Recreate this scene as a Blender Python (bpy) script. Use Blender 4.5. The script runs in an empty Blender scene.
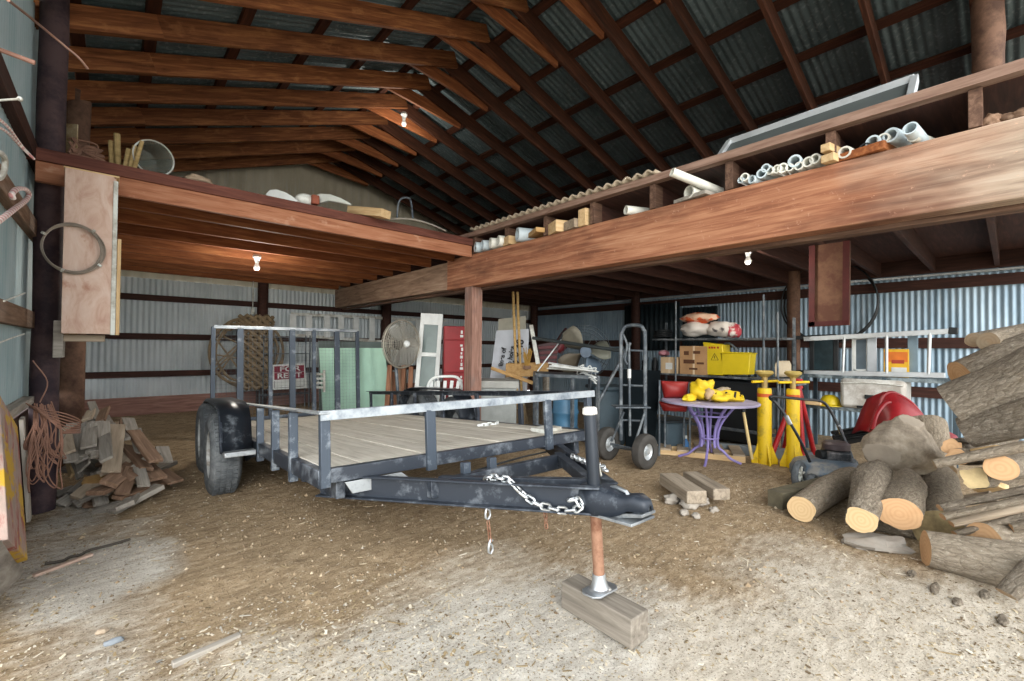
import bpy, math, random
from mathutils import Vector, Matrix, Euler, noise
random.seed(7)
PI = math.pi
sc = bpy.context.scene
COL = sc.collection
V = Vector
# ------------------------------------------------------------------ camera
YAW, PIT, ROL, F, H = 0.727994544, 0.0160448592, 0.00925948402, 444.68, 1.25
def _axes():
    cy, sy, cp, sp, cr, sr = math.cos(YAW), math.sin(YAW), math.cos(PIT), math.sin(PIT), math.cos(ROL), math.sin(ROL)
    f = V((sy*cp, cy*cp, sp)); r = V((cy, -sy, 0)); u = r.cross(f)
    return cr*r+sr*u, -sr*r+cr*u, f
RT, UP, FW = _axes()
EYE = V((0, 0, H))
cam_d = bpy.data.cameras.new('camera'); cam = bpy.data.objects.new('camera', cam_d); COL.objects.link(cam)
cam_d.sensor_width = 36; cam_d.lens = F/1024*36; cam_d.clip_start = 0.02
m = Matrix.Identity(4)
for i in range(3):
    m[i][0] = RT[i]; m[i][1] = UP[i]; m[i][2] = -FW[i]; m[i][3] = EYE[i]
cam.matrix_world = m
sc.camera = cam
def ray(px, py): return (px-512)/F*RT-(py-340.5)/F*UP+FW
def at(px, py, X=None, Y=None, Z=None, D=None):
    """world point seen at a pixel of the photograph, on a plane of the building or at a distance"""
    d = ray(px, py)
    t = D if D is not None else (X/d.x if X is not None else (Y/d.y if Y is not None else (Z-H)/d.z))
    return EYE+d*t
def gz(x, y):
    z = 0.0
    if x > 4.6: z -= min((x-4.6)/4.7, 1.1)*0.24
    if y > 6.0: z += min((y-6.0)/3.5, 1.1)*0.10
    return z
def on_ground(px, py):
    p = at(px, py, Z=0)
    for _ in range(6): p = at(px, py, Z=gz(p.x, p.y))
    return p

# ------------------------------------------------------------------ materials
def lin(h):
    h = h.lstrip('#'); o = []
    for i in (0, 2, 4):
        c = int(h[i:i+2], 16)/255
        o.append(c/12.92 if c <= .04045 else ((c+.055)/1.055)**2.4)
    return (*o, 1)
class NT:
    def __init__(s, name):
        s.m = bpy.data.materials.new(name); s.m.use_nodes = True
        s.t = s.m.node_tree; s.b = s.t.nodes['Principled BSDF']
    def n(s, typ, **k):
        nd = s.t.nodes.new(typ)
        for a, v in k.items(): setattr(nd, a, v)
        return nd
    def l(s, a, b): s.t.links.new(a, b)
    def coords(s, scale=(1, 1, 1), shift=True):
        tc = s.n('ShaderNodeTexCoord'); mp = s.n('ShaderNodeMapping')
        mp.inputs['Scale'].default_value = scale
        s.l(tc.outputs['Object'], mp.inputs['Vector'])
        if shift:
            oi = s.n('ShaderNodeObjectInfo'); mu = s.n('ShaderNodeMath', operation='MULTIPLY'); mu.inputs[1].default_value = 37.0
            s.l(oi.outputs['Random'], mu.inputs[0]); cb = s.n('ShaderNodeCombineXYZ')
            for i in range(3): s.l(mu.outputs[0], cb.inputs[i])
            s.l(cb.outputs[0], mp.inputs['Location'])
        return mp.outputs['Vector']
    def noise(s, vec, scale, detail=4, rough=.55, dist=0):
        nd = s.n('ShaderNodeTexNoise'); nd.inputs['Scale'].default_value = scale; nd.inputs['Detail'].default_value = detail
        nd.inputs['Roughness'].default_value = rough; nd.inputs['Distortion'].default_value = dist
        s.l(vec, nd.inputs['Vector']); return nd.outputs['Fac']
    def ramp(s, fac, stops):
        r = s.n('ShaderNodeValToRGB'); e = r.color_ramp.elements
        while len(e) < len(stops): e.new(0.5)
        for el, (p, c) in zip(e, stops):
            el.position = p; el.color = lin(c) if isinstance(c, str) else c
        s.l(fac, r.inputs['Fac']); return r.outputs['Color']
    def mix(s, fac, a, b, mode='MIX'):
        mx = s.n('ShaderNodeMix', data_type='RGBA', blend_type=mode)
        if isinstance(fac, (int, float)): mx.inputs[0].default_value = fac
        else: s.l(fac, mx.inputs[0])
        for v, i in ((a, 6), (b, 7)):
            if isinstance(v, str): mx.inputs[i].default_value = lin(v)
            elif isinstance(v, tuple): mx.inputs[i].default_value = v
            else: s.l(v, mx.inputs[i])
        return mx.outputs[2]
    def bump(s, fac, strength=.3, dist=.01):
        b = s.n('ShaderNodeBump'); b.inputs['Strength'].default_value = strength; b.inputs['Distance'].default_value = dist
        s.l(fac, b.inputs['Height']); s.l(b.outputs[0], s.b.inputs['Normal'])
    def col(s, c): s.l(c, s.b.inputs['Base Color'])
    def rnd_val(s, color, lo, hi):
        oi = s.n('ShaderNodeObjectInfo'); mr = s.n('ShaderNodeMapRange')
        mr.inputs[3].default_value = lo; mr.inputs[4].default_value = hi
        s.l(oi.outputs['Random'], mr.inputs[0])
        hs = s.n('ShaderNodeHueSaturation'); s.l(mr.outputs[0], hs.inputs['Value']); s.l(color, hs.inputs['Color'])
        return hs.outputs[0]
MC = {}
def plain(name, c, rough=.6, metal=0, var=.16, scale=6, spec=.4, bump=0):
    if name in MC: return MC[name]
    t = NT(name); v = t.coords()
    f = t.noise(v, scale, 5, .6)
    base = t.mix(t.ramp(f, [(.35, (0, 0, 0, 1)), (.7, (1, 1, 1, 1))]), c, c)
    k = lin(c); d = tuple(x*(1-2*var) for x in k[:3])+(1,)
    base = t.ramp(f, [(.3, d), (.62, k)])
    t.col(base); t.b.inputs['Roughness'].default_value = rough; t.b.inputs['Metallic'].default_value = metal
    t.b.inputs['Specular IOR Level'].default_value = spec
    if bump: t.bump(f, bump, .01)
    MC[name] = t.m; return t.m
def mute(h, k=.22):
    v = [int(h[i:i+2], 16) for i in (1, 3, 5)]; g = .35*v[0]+.5*v[1]+.15*v[2]
    return '#'+''.join('%02x' % int(x+(g-x)*k) for x in v)
def wood(name, stops, grain=(1.2, 14, 14), rough=.75, lo=.82, hi=1.15, spots=None):
    """planks: grain along the local X axis of the board"""
    t = NT(name); v = t.coords(grain)
    f = t.noise(v, 2.2, 6, .62, .6)
    stops = [(p_, mute(c_)) for p_, c_ in stops]; spots = (mute(spots[0]),)+tuple(spots[1:]) if spots else None
    c = t.ramp(f, stops)
    if spots:
        v2 = t.coords((2.2, 3, 3)); g = t.noise(v2, spots[1], 5, .6)
        c = t.mix(t.ramp(g, [(spots[2], (0, 0, 0, 1)), (spots[3], (1, 1, 1, 1))]), c, spots[0])
    t.col(t.rnd_val(c, lo, hi)); t.b.inputs['Roughness'].default_value = rough; t.b.inputs['Specular IOR Level'].default_value = .25
    t.bump(f, .35, .006); MC[name] = t.m; return t.m
def worn(name, base, chip, thr=(.56, .64), rough=.5, metal=.0, scale=9, var=.85):
    t = NT(name); v = t.coords()
    f = t.noise(v, scale, 8, .72); g = t.noise(v, scale*.35, 4, .6)
    mk = t.n('ShaderNodeMath', operation='MULTIPLY_ADD'); t.l(g, mk.inputs[0]); mk.inputs[1].default_value = .45; t.l(f, mk.inputs[2])
    fac = t.ramp(mk.outputs[0], [(thr[0]+.16, (0, 0, 0, 1)), (thr[1]+.18, (1, 1, 1, 1))])
    t.col(t.mix(fac, base, chip)); t.b.inputs['Roughness'].default_value = rough; t.b.inputs['Metallic'].default_value = metal
    t.b.inputs['Specular IOR Level'].default_value = .4
    t.bump(f, .12, .004); MC[name] = t.m; return t.m
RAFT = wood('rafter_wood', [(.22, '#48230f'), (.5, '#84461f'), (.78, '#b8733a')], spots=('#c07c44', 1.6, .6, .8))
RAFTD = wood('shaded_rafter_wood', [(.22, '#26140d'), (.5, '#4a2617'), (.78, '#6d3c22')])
JOIST2 = wood('mid_joist_wood', [(.22, '#3c281e'), (.5, '#644635'), (.78, '#8c6a53')])
PURL = wood('purlin_wood', [(.25, '#32170d'), (.55, '#4c2413'), (.8, '#6b3720')])
JOIST = wood('joist_wood', [(.22, '#5b2a10'), (.5, '#8a471d'), (.78, '#b06a34')])
EDGEW = wood('edge_wood', [(.25, '#6b473a'), (.5, '#93705d'), (.8, '#b08f7c')])
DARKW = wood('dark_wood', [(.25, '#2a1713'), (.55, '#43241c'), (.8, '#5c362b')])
RIM = wood('rim_board_wood', [(.25, '#8c4a2c'), (.5, '#b06a45'), (.8, '#c68a66')], spots=('#d9a886', 2.2, .62, .78))
RIMD = wood('rim_cap_wood', [(.25, '#4c241b'), (.55, '#6f3a2c'), (.8, '#8a5142')])
GREYW = wood('grey_wood', [(.25, '#6f675c'), (.5, '#9a9184'), (.78, '#b9b1a4')], lo=.75, hi=1.2)
TANW = wood('tan_wood', [(.25, '#7d6a54'), (.5, '#a8947a'), (.8, '#c3b096')], lo=.8, hi=1.15)
BROWNW = wood('brown_wood', [(.25, '#5a4230'), (.5, '#836249'), (.8, '#a4846a')], lo=.75, hi=1.2)
FRESHW = wood('fresh_wood', [(.25, '#b58a55'), (.5, '#d2ab73'), (.8, '#e3c491')])
OCHRE = wood('ochre_plywood', [(.25, '#8f652f'), (.5, '#ad8145'), (.8, '#c49d62')])
PLY = wood('plywood', [(.25, '#c08a70'), (.5, '#dcb6a0'), (.8, '#ead3c4')], grain=(2, 5, 5), spots=('#b57050', 2.0, .58, .72))
DECKW = wood('deck_wood', [(.2, '#a39d8d'), (.5, '#d0c9b8'), (.8, '#e6e0d2')], grain=(14, 1.0, 14))
REDBRD = wood('red_board_wood', [(.25, '#6e4a40'), (.5, '#9a6a5c'), (.8, '#b58878')])
# big beam: reddish stain that weathers to grey at its open end
def beam_mat():
    t = NT('beam_wood'); v = t.coords((20, .7, 14), shift=False)
    f = t.noise(v, 1.6, 9, .66, .7)
    red = t.ramp(f, [(.25, '#573524'), (.45, '#8a5a42'), (.6, '#a67659'), (.8, '#bd967a')])
    gry = t.ramp(f, [(.25, '#6b5a50'), (.5, '#a3917f'), (.8, '#c2b4a4')])
    tc = t.n('ShaderNodeTexCoord'); sx = t.n('ShaderNodeSeparateXYZ'); t.l(tc.outputs['Object'], sx.inputs[0])
    w = t.noise(t.coords((1, 1.3, 2.5), shift=False), 1.3, 4, .6)
    ad = t.n('ShaderNodeMath', operation='MULTIPLY_ADD'); t.l(w, ad.inputs[0]); ad.inputs[1].default_value = -1.2; t.l(sx.outputs[1], ad.inputs[2])
    mr = t.n('ShaderNodeMapRange'); mr.inputs[1].default_value = .15; mr.inputs[2].default_value = -.6; t.l(ad.outputs[0], mr.inputs[0])
    sp = t.ramp(t.noise(t.coords((1, 2, 2), shift=False), 11, 9, .8), [(.6, (0, 0, 0, 1)), (.7, (.75, .75, .75, 1))])
    dk = t.ramp(t.noise(t.coords((1, .8, 2.2), shift=False), 1.1, 4, .6), [(.5, (0, 0, 0, 1)), (.66, (.7, .7, .7, 1))])
    c = t.mix(mr.outputs[0], red, gry); c = t.mix(dk, c, '#4b2c22'); c = t.mix(sp, c, '#cfa68e')
    t.col(c); t.b.inputs['Roughness'].default_value = .8; t.b.inputs['Specular IOR Level'].default_value = .25
    t.bump(f, .4, .008); return t.m
BEAM = beam_mat()
def beam_mat2():
    t = NT('old_beam_wood'); v = t.coords((14, 1.0, 9), shift=False)
    f = t.noise(v, 2, 7, .62, .8)
    c = t.ramp(f, [(.25, '#5a4436'), (.5, '#8a705c'), (.8, '#a8917b')])
    t.col(c); t.b.inputs['Roughness'].default_value = .85; t.bump(f, .4, .008); return t.m
BEAM2 = beam_mat2()
def metal_sheet(name, c1, c2, rough=.42, metal=.55):
    t = NT(name); v = t.coords((1, 1, .35), shift=False)
    f = t.noise(v, 2.4, 6, .65); g = t.noise(t.coords((9, 9, .6), shift=False), 3, 3, .5)
    c = t.ramp(f, [(.3, c1), (.65, c2)])
    c = t.mix(t.ramp(g, [(.55, (0, 0, 0, 1)), (.75, (.35, .35, .35, 1))]), c, '#b9bfc0')
    t.col(c); t.b.inputs['Roughness'].default_value = rough; t.b.inputs['Metallic'].default_value = metal; return t.m
BWALLM = metal_sheet('lit_galvanised_wall', '#a9b4b9', '#c6ced1', .55, .15)  # lighter copy of the wall metal, brightness of the back wall put into it
WALLM = metal_sheet('shaded_galvanised_wall', '#6f8798', '#98acba', .5, .25)  # darker and bluer: shade along this wall put into the colour
LWALLM = metal_sheet('pale_blue_wall', '#8fa9ae', '#aebfc2', .55, .2)
GABLEM = metal_sheet('gable_metal', '#a49c88', '#bdb6a2', .6, .1)
ROOFM = metal_sheet('roof_metal', '#4b5a5d', '#66767a', .5, .3)
BLKM = worn('black_trailer_paint', '#2b313a', '#7b828a', (.58, .8), .42, .2, 7)
RAILM = worn('worn_rail_paint', '#404954', '#9aa2a9', (.62, .82), .45, .25, 8)
BARE = worn('bare_steel', '#6c7278', '#a4a9ac', (.4, .6), .4, .6, 8)
GALV = plain('zinc', '#b9bec2', .35, .8, .1)
CHROME = plain('bright_chain', '#d0d4d6', .28, .85, .06)
RUST = worn('rusty_steel', '#6e4733', '#94705a', (.4, .6), .7, .2, 14)
CRE = worn('creosote_pole', '#2c2027', '#4d3b3c', (.45, .62), .75, 0, 5)
POLEW = worn('old_pole', '#4a3327', '#6e5241', (.45, .62), .8, 0, 5)
RUBBER = plain('tyre_rubber', '#403e3b', .8, 0, .2, 10)
RUBG = worn('dusty_rubber', '#4c5155', '#74787a', (.5, .7), .85, 0, 8)
RIMM = worn('wheel_rim', '#a9adad', '#7a6f63', (.55, .7), .5, .2, 9)
BLACK = plain('black_plastic', '#1d2124', .5, 0, .2)
BLUEBK = plain('dark_tarp', '#0e1519', .8, 0, .3, 3, .06, .3)
YEL = worn('yellow_paint', '#d9b618', '#a8902c', (.6, .72), .5, 0, 9)
YELP = plain('yellow_plastic', '#cdb51a', .45, 0, .06)
RED = worn('red_paint', '#b01d22', '#7c1a1c', (.55, .7), .45, 0, 8)
REDP = plain('red_plastic', '#8f1018', .5, 0, .12, 5)
PURP = plain('purple_paint', '#857ab4', .5, 0, .1)
WHITE = plain('white_paint', '#d8dcda', .6, 0, .1)
OFFW = worn('aged_white_paint', '#cfd2cc', '#a39f94', (.5, .66), .65, 0, 7)
MINT = plain('mint_board', '#a9d0bd', .7, 0, .07, 3)
GREYM = worn('grey_painted_steel', '#474f56', '#767c80', (.5, .66), .5, .3, 9)
CARD = plain('cardboard', '#b18a62', .85, 0, .12, 5)
CARDL = plain('pale_cardboard', '#c5ab88', .85, 0, .1, 5)
STRAW = plain('rope_fibre', '#8a785e', .9, 0, .25, 12)
STONE = plain('stone', '#a39c92', .9, 0, .2, 5, .2, .5)
PVC = plain('pvc_pipe', '#dcdcd2', .5, 0, .14, 7)
PVCB = plain('bluish_pipe', '#c2d0d6', .45, 0, .12, 7)
BLUEP = plain('blue_plastic', '#3d6784', .5, 0, .15, 4)
BIN = plain('blue_grey_bin', '#41525c', .55, 0, .18, 4)
ALU = plain('aluminium', '#c3c8ca', .4, .6, .1)
CONC = plain('concrete', '#9c9d98', .85, 0, .16, 5)
INK = plain('sign_ink', '#23262b', .7, 0, .1)
MAROON = plain('maroon_ink', '#7d1530', .7, 0, .1)
GLASSM = NT('pane_glass'); GLASSM.b.inputs['Base Color'].default_value = lin('#aab6b4'); GLASSM.b.inputs['Roughness'].default_value = .15
GLASSM.b.inputs['Alpha'].default_value = .55; GLASSM = GLASSM.m
BULB = NT('bulb_glass'); BULB.b.inputs['Base Color'].default_value = lin('#f1efe6'); BULB.b.inputs['Roughness'].default_value = .2; BULB.b.inputs['Emission Color'].default_value = (1, .95, .86, 1); BULB.b.inputs['Emission Strength'].default_value = .15; BULB = BULB.m
def bark_mat(name, c1, c2, c3):
    t = NT(name); v = t.coords((3.0, 9, 9))
    f = t.noise(v, 6, 10, .8, .4); g = t.noise(t.coords(), 3.2, 5, .6); k = t.noise(t.coords((1, 1.6, 1.6)), 34, 5, .8)
    vo = t.n('ShaderNodeTexVoronoi', feature='DISTANCE_TO_EDGE'); vo.inputs['Scale'].default_value = 11; t.l(t.coords((1.5, 3.4, 3.4)), vo.inputs['Vector'])
    c = t.ramp(f, [(.28, c1), (.5, c2), (.72, c3)])
    c = t.mix(t.ramp(g, [(.5, (0, 0, 0, 1)), (.75, (.5, .5, .5, 1))]), c, '#a3917a')
    c = t.mix(t.ramp(k, [(.58, (0, 0, 0, 1)), (.68, (.75, .75, .75, 1))]), c, '#cdc3b3')
    cr = t.ramp(vo.outputs['Distance'], [(.0, (.3, .3, .3, 1)), (.06, (0, 0, 0, 1))]); c = t.mix(cr, c, '#3f372e')
    t.col(t.rnd_val(c, .88, 1.12)); t.b.inputs['Roughness'].default_value = .95; t.b.inputs['Specular IOR Level'].default_value = .1
    h_ = t.n('ShaderNodeMath', operation='MULTIPLY_ADD'); t.l(t.ramp(vo.outputs['Distance'], [(0, (0, 0, 0, 1)), (.2, (1, 1, 1, 1))]), h_.inputs[0]); h_.inputs[1].default_value = .22; t.l(f, h_.inputs[2])
    t.bump(h_.outputs[0], .9, .03); return t.m
BARK = bark_mat('bark', '#655a4e', '#968a79', '#beb3a3')
BARKD = bark_mat('rough_bark', '#544c44', '#8b8071', '#bab0a1')
def endgrain(name, c1, c2):
    t = NT(name); tc = t.n('ShaderNodeTexCoord')
    w = t.n('ShaderNodeTexWave', wave_type='RINGS', rings_direction='X'); w.inputs['Scale'].default_value = 14
    w.inputs['Distortion'].default_value = 3; w.inputs['Detail'].default_value = 3; t.l(tc.outputs['Object'], w.inputs['Vector'])
    g = t.noise(t.coords(), 7, 4, .6)
    c = t.mix(.68, t.ramp(w.outputs['Fac'], [(.1, c1), (.7, c2)]), c2)
    c = t.mix(t.ramp(g, [(.5, (0, 0, 0, 1)), (.8, (.55, .55, .55, 1))]), c, '#a9794a')
    t.col(c); t.b.inputs['Roughness'].default_value = .85; t.b.inputs['Specular IOR Level'].default_value = .15; return t.m
ENDG = endgrain('cut_end', '#bd9668', '#d6b98e')
ENDO = endgrain('orange_cut_end', '#b58a60', '#cba47c')
ENDD = endgrain('old_cut_end', '#8b7a66', '#a8977f')

# ------------------------------------------------------------------ mesh builder
class MB:
    def __init__(s): s.v = []; s.f = []; s.mi = []; s.k = 0
    def add(s, vs, fs, k=None):
        o = len(s.v); s.v += [V(p) for p in vs]
        for f in fs: s.f.append([o+i for i in f]); s.mi.append(s.k if k is None else k)
        return s
    def box(s, c, d, R=None):
        c = V(c); a, b, e = d[0]/2, d[1]/2, d[2]/2
        vs = [V((x*a, y*b, z*e)) for x in (-1, 1) for y in (-1, 1) for z in (-1, 1)]
        if R is not None: vs = [R @ p for p in vs]
        return s.add([p+c for p in vs], [(0, 1, 3, 2), (4, 6, 7, 5), (0, 4, 5, 1), (2, 3, 7, 6), (0, 2, 6, 4), (1, 5, 7, 3)])
    def b2(s, lo, hi): return s.box([(a+b)/2 for a, b in zip(lo, hi)], [abs(b-a) for a, b in zip(lo, hi)])
    def bar(s, p0, p1, w, h, up=(0, 0, 1)):
        p0 = V(p0); p1 = V(p1); R = frame(p1-p0, up)
        return s.box((p0+p1)/2, ((p1-p0).length, w, h), R)
    def tube(s, pts, r, n=8, closed=False, caps=True):
        pts = [V(p) for p in pts]; N = len(pts); rs = r if isinstance(r, (list, tuple)) else [r]*N
        o = len(s.v); prev = None
        for i, p in enumerate(pts):
            if closed: d = pts[(i+1) % N]-pts[i-1]
            else: d = pts[min(i+1, N-1)]-pts[max(i-1, 0)]
            d = d.normalized() if d.length > 1e-9 else V((0, 0, 1))
            if prev is None:
                a = V((0, 0, 1)) if abs(d.z) < .9 else V((1, 0, 0)); u = d.cross(a).normalized()
            else:
                u = prev-d*prev.dot(d); u = u.normalized() if u.length > 1e-6 else d.orthogonal().normalized()
            prev = u; w = d.cross(u)
            for k in range(n):
                t = 2*PI*k/n; s.v.append(p+(u*math.cos(t)+w*math.sin(t))*rs[i])
        for i in range(N if closed else N-1):
            for k in range(n):
                a = o+i*n+k; b = o+i*n+(k+1) % n; j = (i+1) % N
                s.f.append([a, b, o+j*n+(k+1) % n, o+j*n+k]); s.mi.append(s.k)
        if caps and not closed:
            s.f.append([o+k for k in range(n)][::-1]); s.mi.append(s.k)
            s.f.append([o+(N-1)*n+k for k in range(n)]); s.mi.append(s.k)
        return s
    def cyl(s, p0, p1, r0, r1=None, n=20): return s.tube([p0, p1], [r0, r0 if r1 is None else r1], n)
    def lathe(s, prof, c=(0, 0, 0), ax=(0, 0, 1), n=28, cap=False):
        c = V(c); ax = V(ax).normalized(); u = ax.orthogonal().normalized(); w = ax.cross(u); o = len(s.v)
        for r, z in prof:
            for k in range(n):
                t = 2*PI*k/n; s.v.append(c+ax*z+(u*math.cos(t)+w*math.sin(t))*r)
        for i in range(len(prof)-1):
            for k in range(n):
                s.f.append([o+i*n+k, o+i*n+(k+1) % n, o+(i+1)*n+(k+1) % n, o+(i+1)*n+k]); s.mi.append(s.k)
        if cap:
            s.f.append([o+k for k in range(n)][::-1]); s.mi.append(s.k)
            s.f.append([o+(len(prof)-1)*n+k for k in range(n)]); s.mi.append(s.k)
        return s
    def sph(s, c, r, n=16, m_=10, R=None):
        r = (r, r, r) if isinstance(r, (int, float)) else r; c = V(c); o = len(s.v)
        for i in range(m_+1):
            a = PI*i/m_
            for k in range(n):
                t = 2*PI*k/n; p = V((r[0]*math.sin(a)*math.cos(t), r[1]*math.sin(a)*math.sin(t), r[2]*math.cos(a)))
                s.v.append(c+(R @ p if R is not None else p))
        for i in range(m_):
            for k in range(n):
                s.f.append([o+i*n+k, o+(i+1)*n+k, o+(i+1)*n+(k+1) % n, o+i*n+(k+1) % n]); s.mi.append(s.k)
        return s
    def prism(s, poly, org, ux, uy, depth):
        org = V(org); ux = V(ux); uy = V(uy); nz = ux.cross(uy).normalized()*depth
        n = len(poly); a = [org+ux*x+uy*y for x, y in poly]
        return s.add(a+[p+nz for p in a], [list(range(n))[::-1], [n+i for i in range(n)]]+[[i, (i+1) % n, n+(i+1) % n, n+i] for i in range(n)])
    def torus(s, c, R_, r, ax=(0, 0, 1), n=36, m_=8, sx=1, sy=1, u=None):
        ax = V(ax).normalized(); u = ax.orthogonal().normalized() if u is None else V(u).normalized(); w = ax.cross(u)
        return s.tube([V(c)+u*R_*sx*math.cos(2*PI*k/n)+w*R_*sy*math.sin(2*PI*k/n) for k in range(n)], r, m_, True)
    def surf(s, rows):
        o = len(s.v); n = len(rows[0])
        for r in rows: s.v += [V(p) for p in r]
        for i in range(len(rows)-1):
            for k in range(n-1):
                s.f.append([o+i*n+k, o+i*n+k+1, o+(i+1)*n+k+1, o+(i+1)*n+k]); s.mi.append(s.k)
        return s
    def xf(s, M_):
        s.v = [M_ @ p for p in s.v]; return s
    def build(s, name, mat, parent=None, bevel=0, smooth=35, origin=None, solid=0):
        me = bpy.data.meshes.new(name)
        if parent is None and origin is None and s.v:
            lo = [min(p[i] for p in s.v) for i in range(3)]; hi = [max(p[i] for p in s.v) for i in range(3)]
            origin = V(((lo[0]+hi[0])/2, (lo[1]+hi[1])/2, lo[2]))
        o_ = V(origin) if origin is not None else V((0, 0, 0))
        me.from_pydata([p-o_ for p in s.v], [], s.f); 
        for mt in (mat if isinstance(mat, (list, tuple)) else [mat]): me.materials.append(mt)
        me.polygons.foreach_set('material_index', s.mi)
        me.update()
        import bmesh
        bm = bmesh.new(); bm.from_mesh(me); bmesh.ops.recalc_face_normals(bm, faces=bm.faces); bm.to_mesh(me); bm.free()
        if smooth:
            me.polygons.foreach_set('use_smooth', [True]*len(me.polygons)); me.set_sharp_from_angle(angle=math.radians(smooth))
        ob = bpy.data.objects.new(name, me); COL.objects.link(ob); ob.location = o_
        if parent is not None: ob.parent = parent
        if solid:
            md = ob.modifiers.new('s', 'SOLIDIFY'); md.thickness = solid; md.offset = 0
        if bevel:
            md = ob.modifiers.new('b', 'BEVEL'); md.width = bevel; md.segments = 2; md.limit_method = 'ANGLE'; md.angle_limit = math.radians(50)
            md.harden_normals = False
        return ob
def frame(d, up=(0, 0, 1)):
    d = V(d).normalized(); up = V(up)
    if abs(d.dot(up.normalized())) > .98: up = V((0, 1, 0)) if abs(d.y) < .9 else V((1, 0, 0))
    y = up.cross(d).normalized(); z = d.cross(y)
    return Matrix((d, y, z)).transposed()
def tag(o, label=None, cat=None, group=None, kind=None):
    if label: o['label'] = label
    if cat: o['category'] = cat
    if group: o['group'] = group
    if kind: o['kind'] = kind
    return o
def thing(name, label, cat, loc=(0, 0, 0), rz=0, group=None, rot=None):
    o = bpy.data.objects.new(name, None); COL.objects.link(o); o.location = loc; o.rotation_euler = rot if rot else (0, 0, rz)
    o.empty_display_size = .1
    return tag(o, label, cat, group)
def struct(o, label=None, cat=None, group=None): return tag(o, label, cat, group, 'structure')
def plank(name, p0, p1, w, t, mat, up=(0, 0, 1), parent=None, bevel=.003):
    """a board from p0 to p1 (middle line), w across, t thick along up; its own local X runs along the grain"""
    p0 = V(p0); p1 = V(p1); L = (p1-p0).length
    mb = MB().box((0, 0, 0), (L, w, t)); o = mb.build(name, mat, parent, bevel, origin=(0, 0, 0))
    R = frame(p1-p0, up).to_4x4(); R.translation = (p0+p1)/2
    if parent is None: o.matrix_world = R
    else: o.matrix_local = R
    return o
def fixed(o, label=None, cat=None, group=None): return struct(o, label, cat, group)
# ------------------------------------------------------------------ the shell
YB, XR, XL, XB, YL = 9.5, 9.35, -0.50, 3.43, 4.62
RIDX = 3.2
def roof_z(x): return 3.69+.35*(x+.37) if x <= RIDX else 4.94-.30*(x-RIDX)     # underside of the rafters
def corr(name, p0, du, L, dv, Hh, mat, pitch=.076, amp=.009, nrm=None, seg=6, top=None):
    """corrugated sheet: starts at p0, runs L along du (ribs cross it), Hh along dv"""
    p0 = V(p0); du = V(du).normalized(); dv = V(dv).normalized(); nn = V(nrm) if nrm else du.cross(dv).normalized()
    N = int(L/pitch*seg); a = []; b = []
    for i in range(N+1):
        u = L*i/N; q = p0+du*u+nn*(amp*math.sin(2*PI*u/pitch)); hh = top(u) if top else Hh
        a.append(q); b.append(q+dv*hh)
    return MB().surf([a, b]).build(name, mat, smooth=80, solid=0)
struct(corr('wall_left', (XL, 2.9, .78), (0, 1, 0), YB-2.9, (0, 0, 1), 3.0, LWALLM))
struct(corr('wall_back', (XL, YB, .34), (1, 0, 0), XR-XL, (0, 0, 1), 2.0, BWALLM))
struct(corr('wall_gable', (XL, YB+.01, 2.34), (1, 0, 0), XR-XL, (0, 0, 1), 2.0, GABLEM, .2, .008, top=lambda u: max(.2, roof_z(XL+u)+.25-2.34)))
struct(corr('wall_right', (XR, YB, -.5), (0, -1, 0), YB+.9, (0, 0, 1), 3.05, WALLM))
# roof sheets
sl = math.atan(.35); sr_ = math.atan(.30)
Lz = roof_z(-.75)+.25
struct(corr('roof_west', (-.75, -.7, Lz), (0, 1, 0), YB+.9, (math.cos(sl), 0, math.sin(sl)), (RIDX+.75)/math.cos(sl)+.12, ROOFM))
struct(corr('roof_east', (RIDX-.06, -.7, roof_z(RIDX)+.285), (0, 1, 0), YB+.9, (math.cos(sr_), 0, -math.sin(sr_)), (XR+.35-RIDX)/math.cos(sr_), ROOFM))
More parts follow.
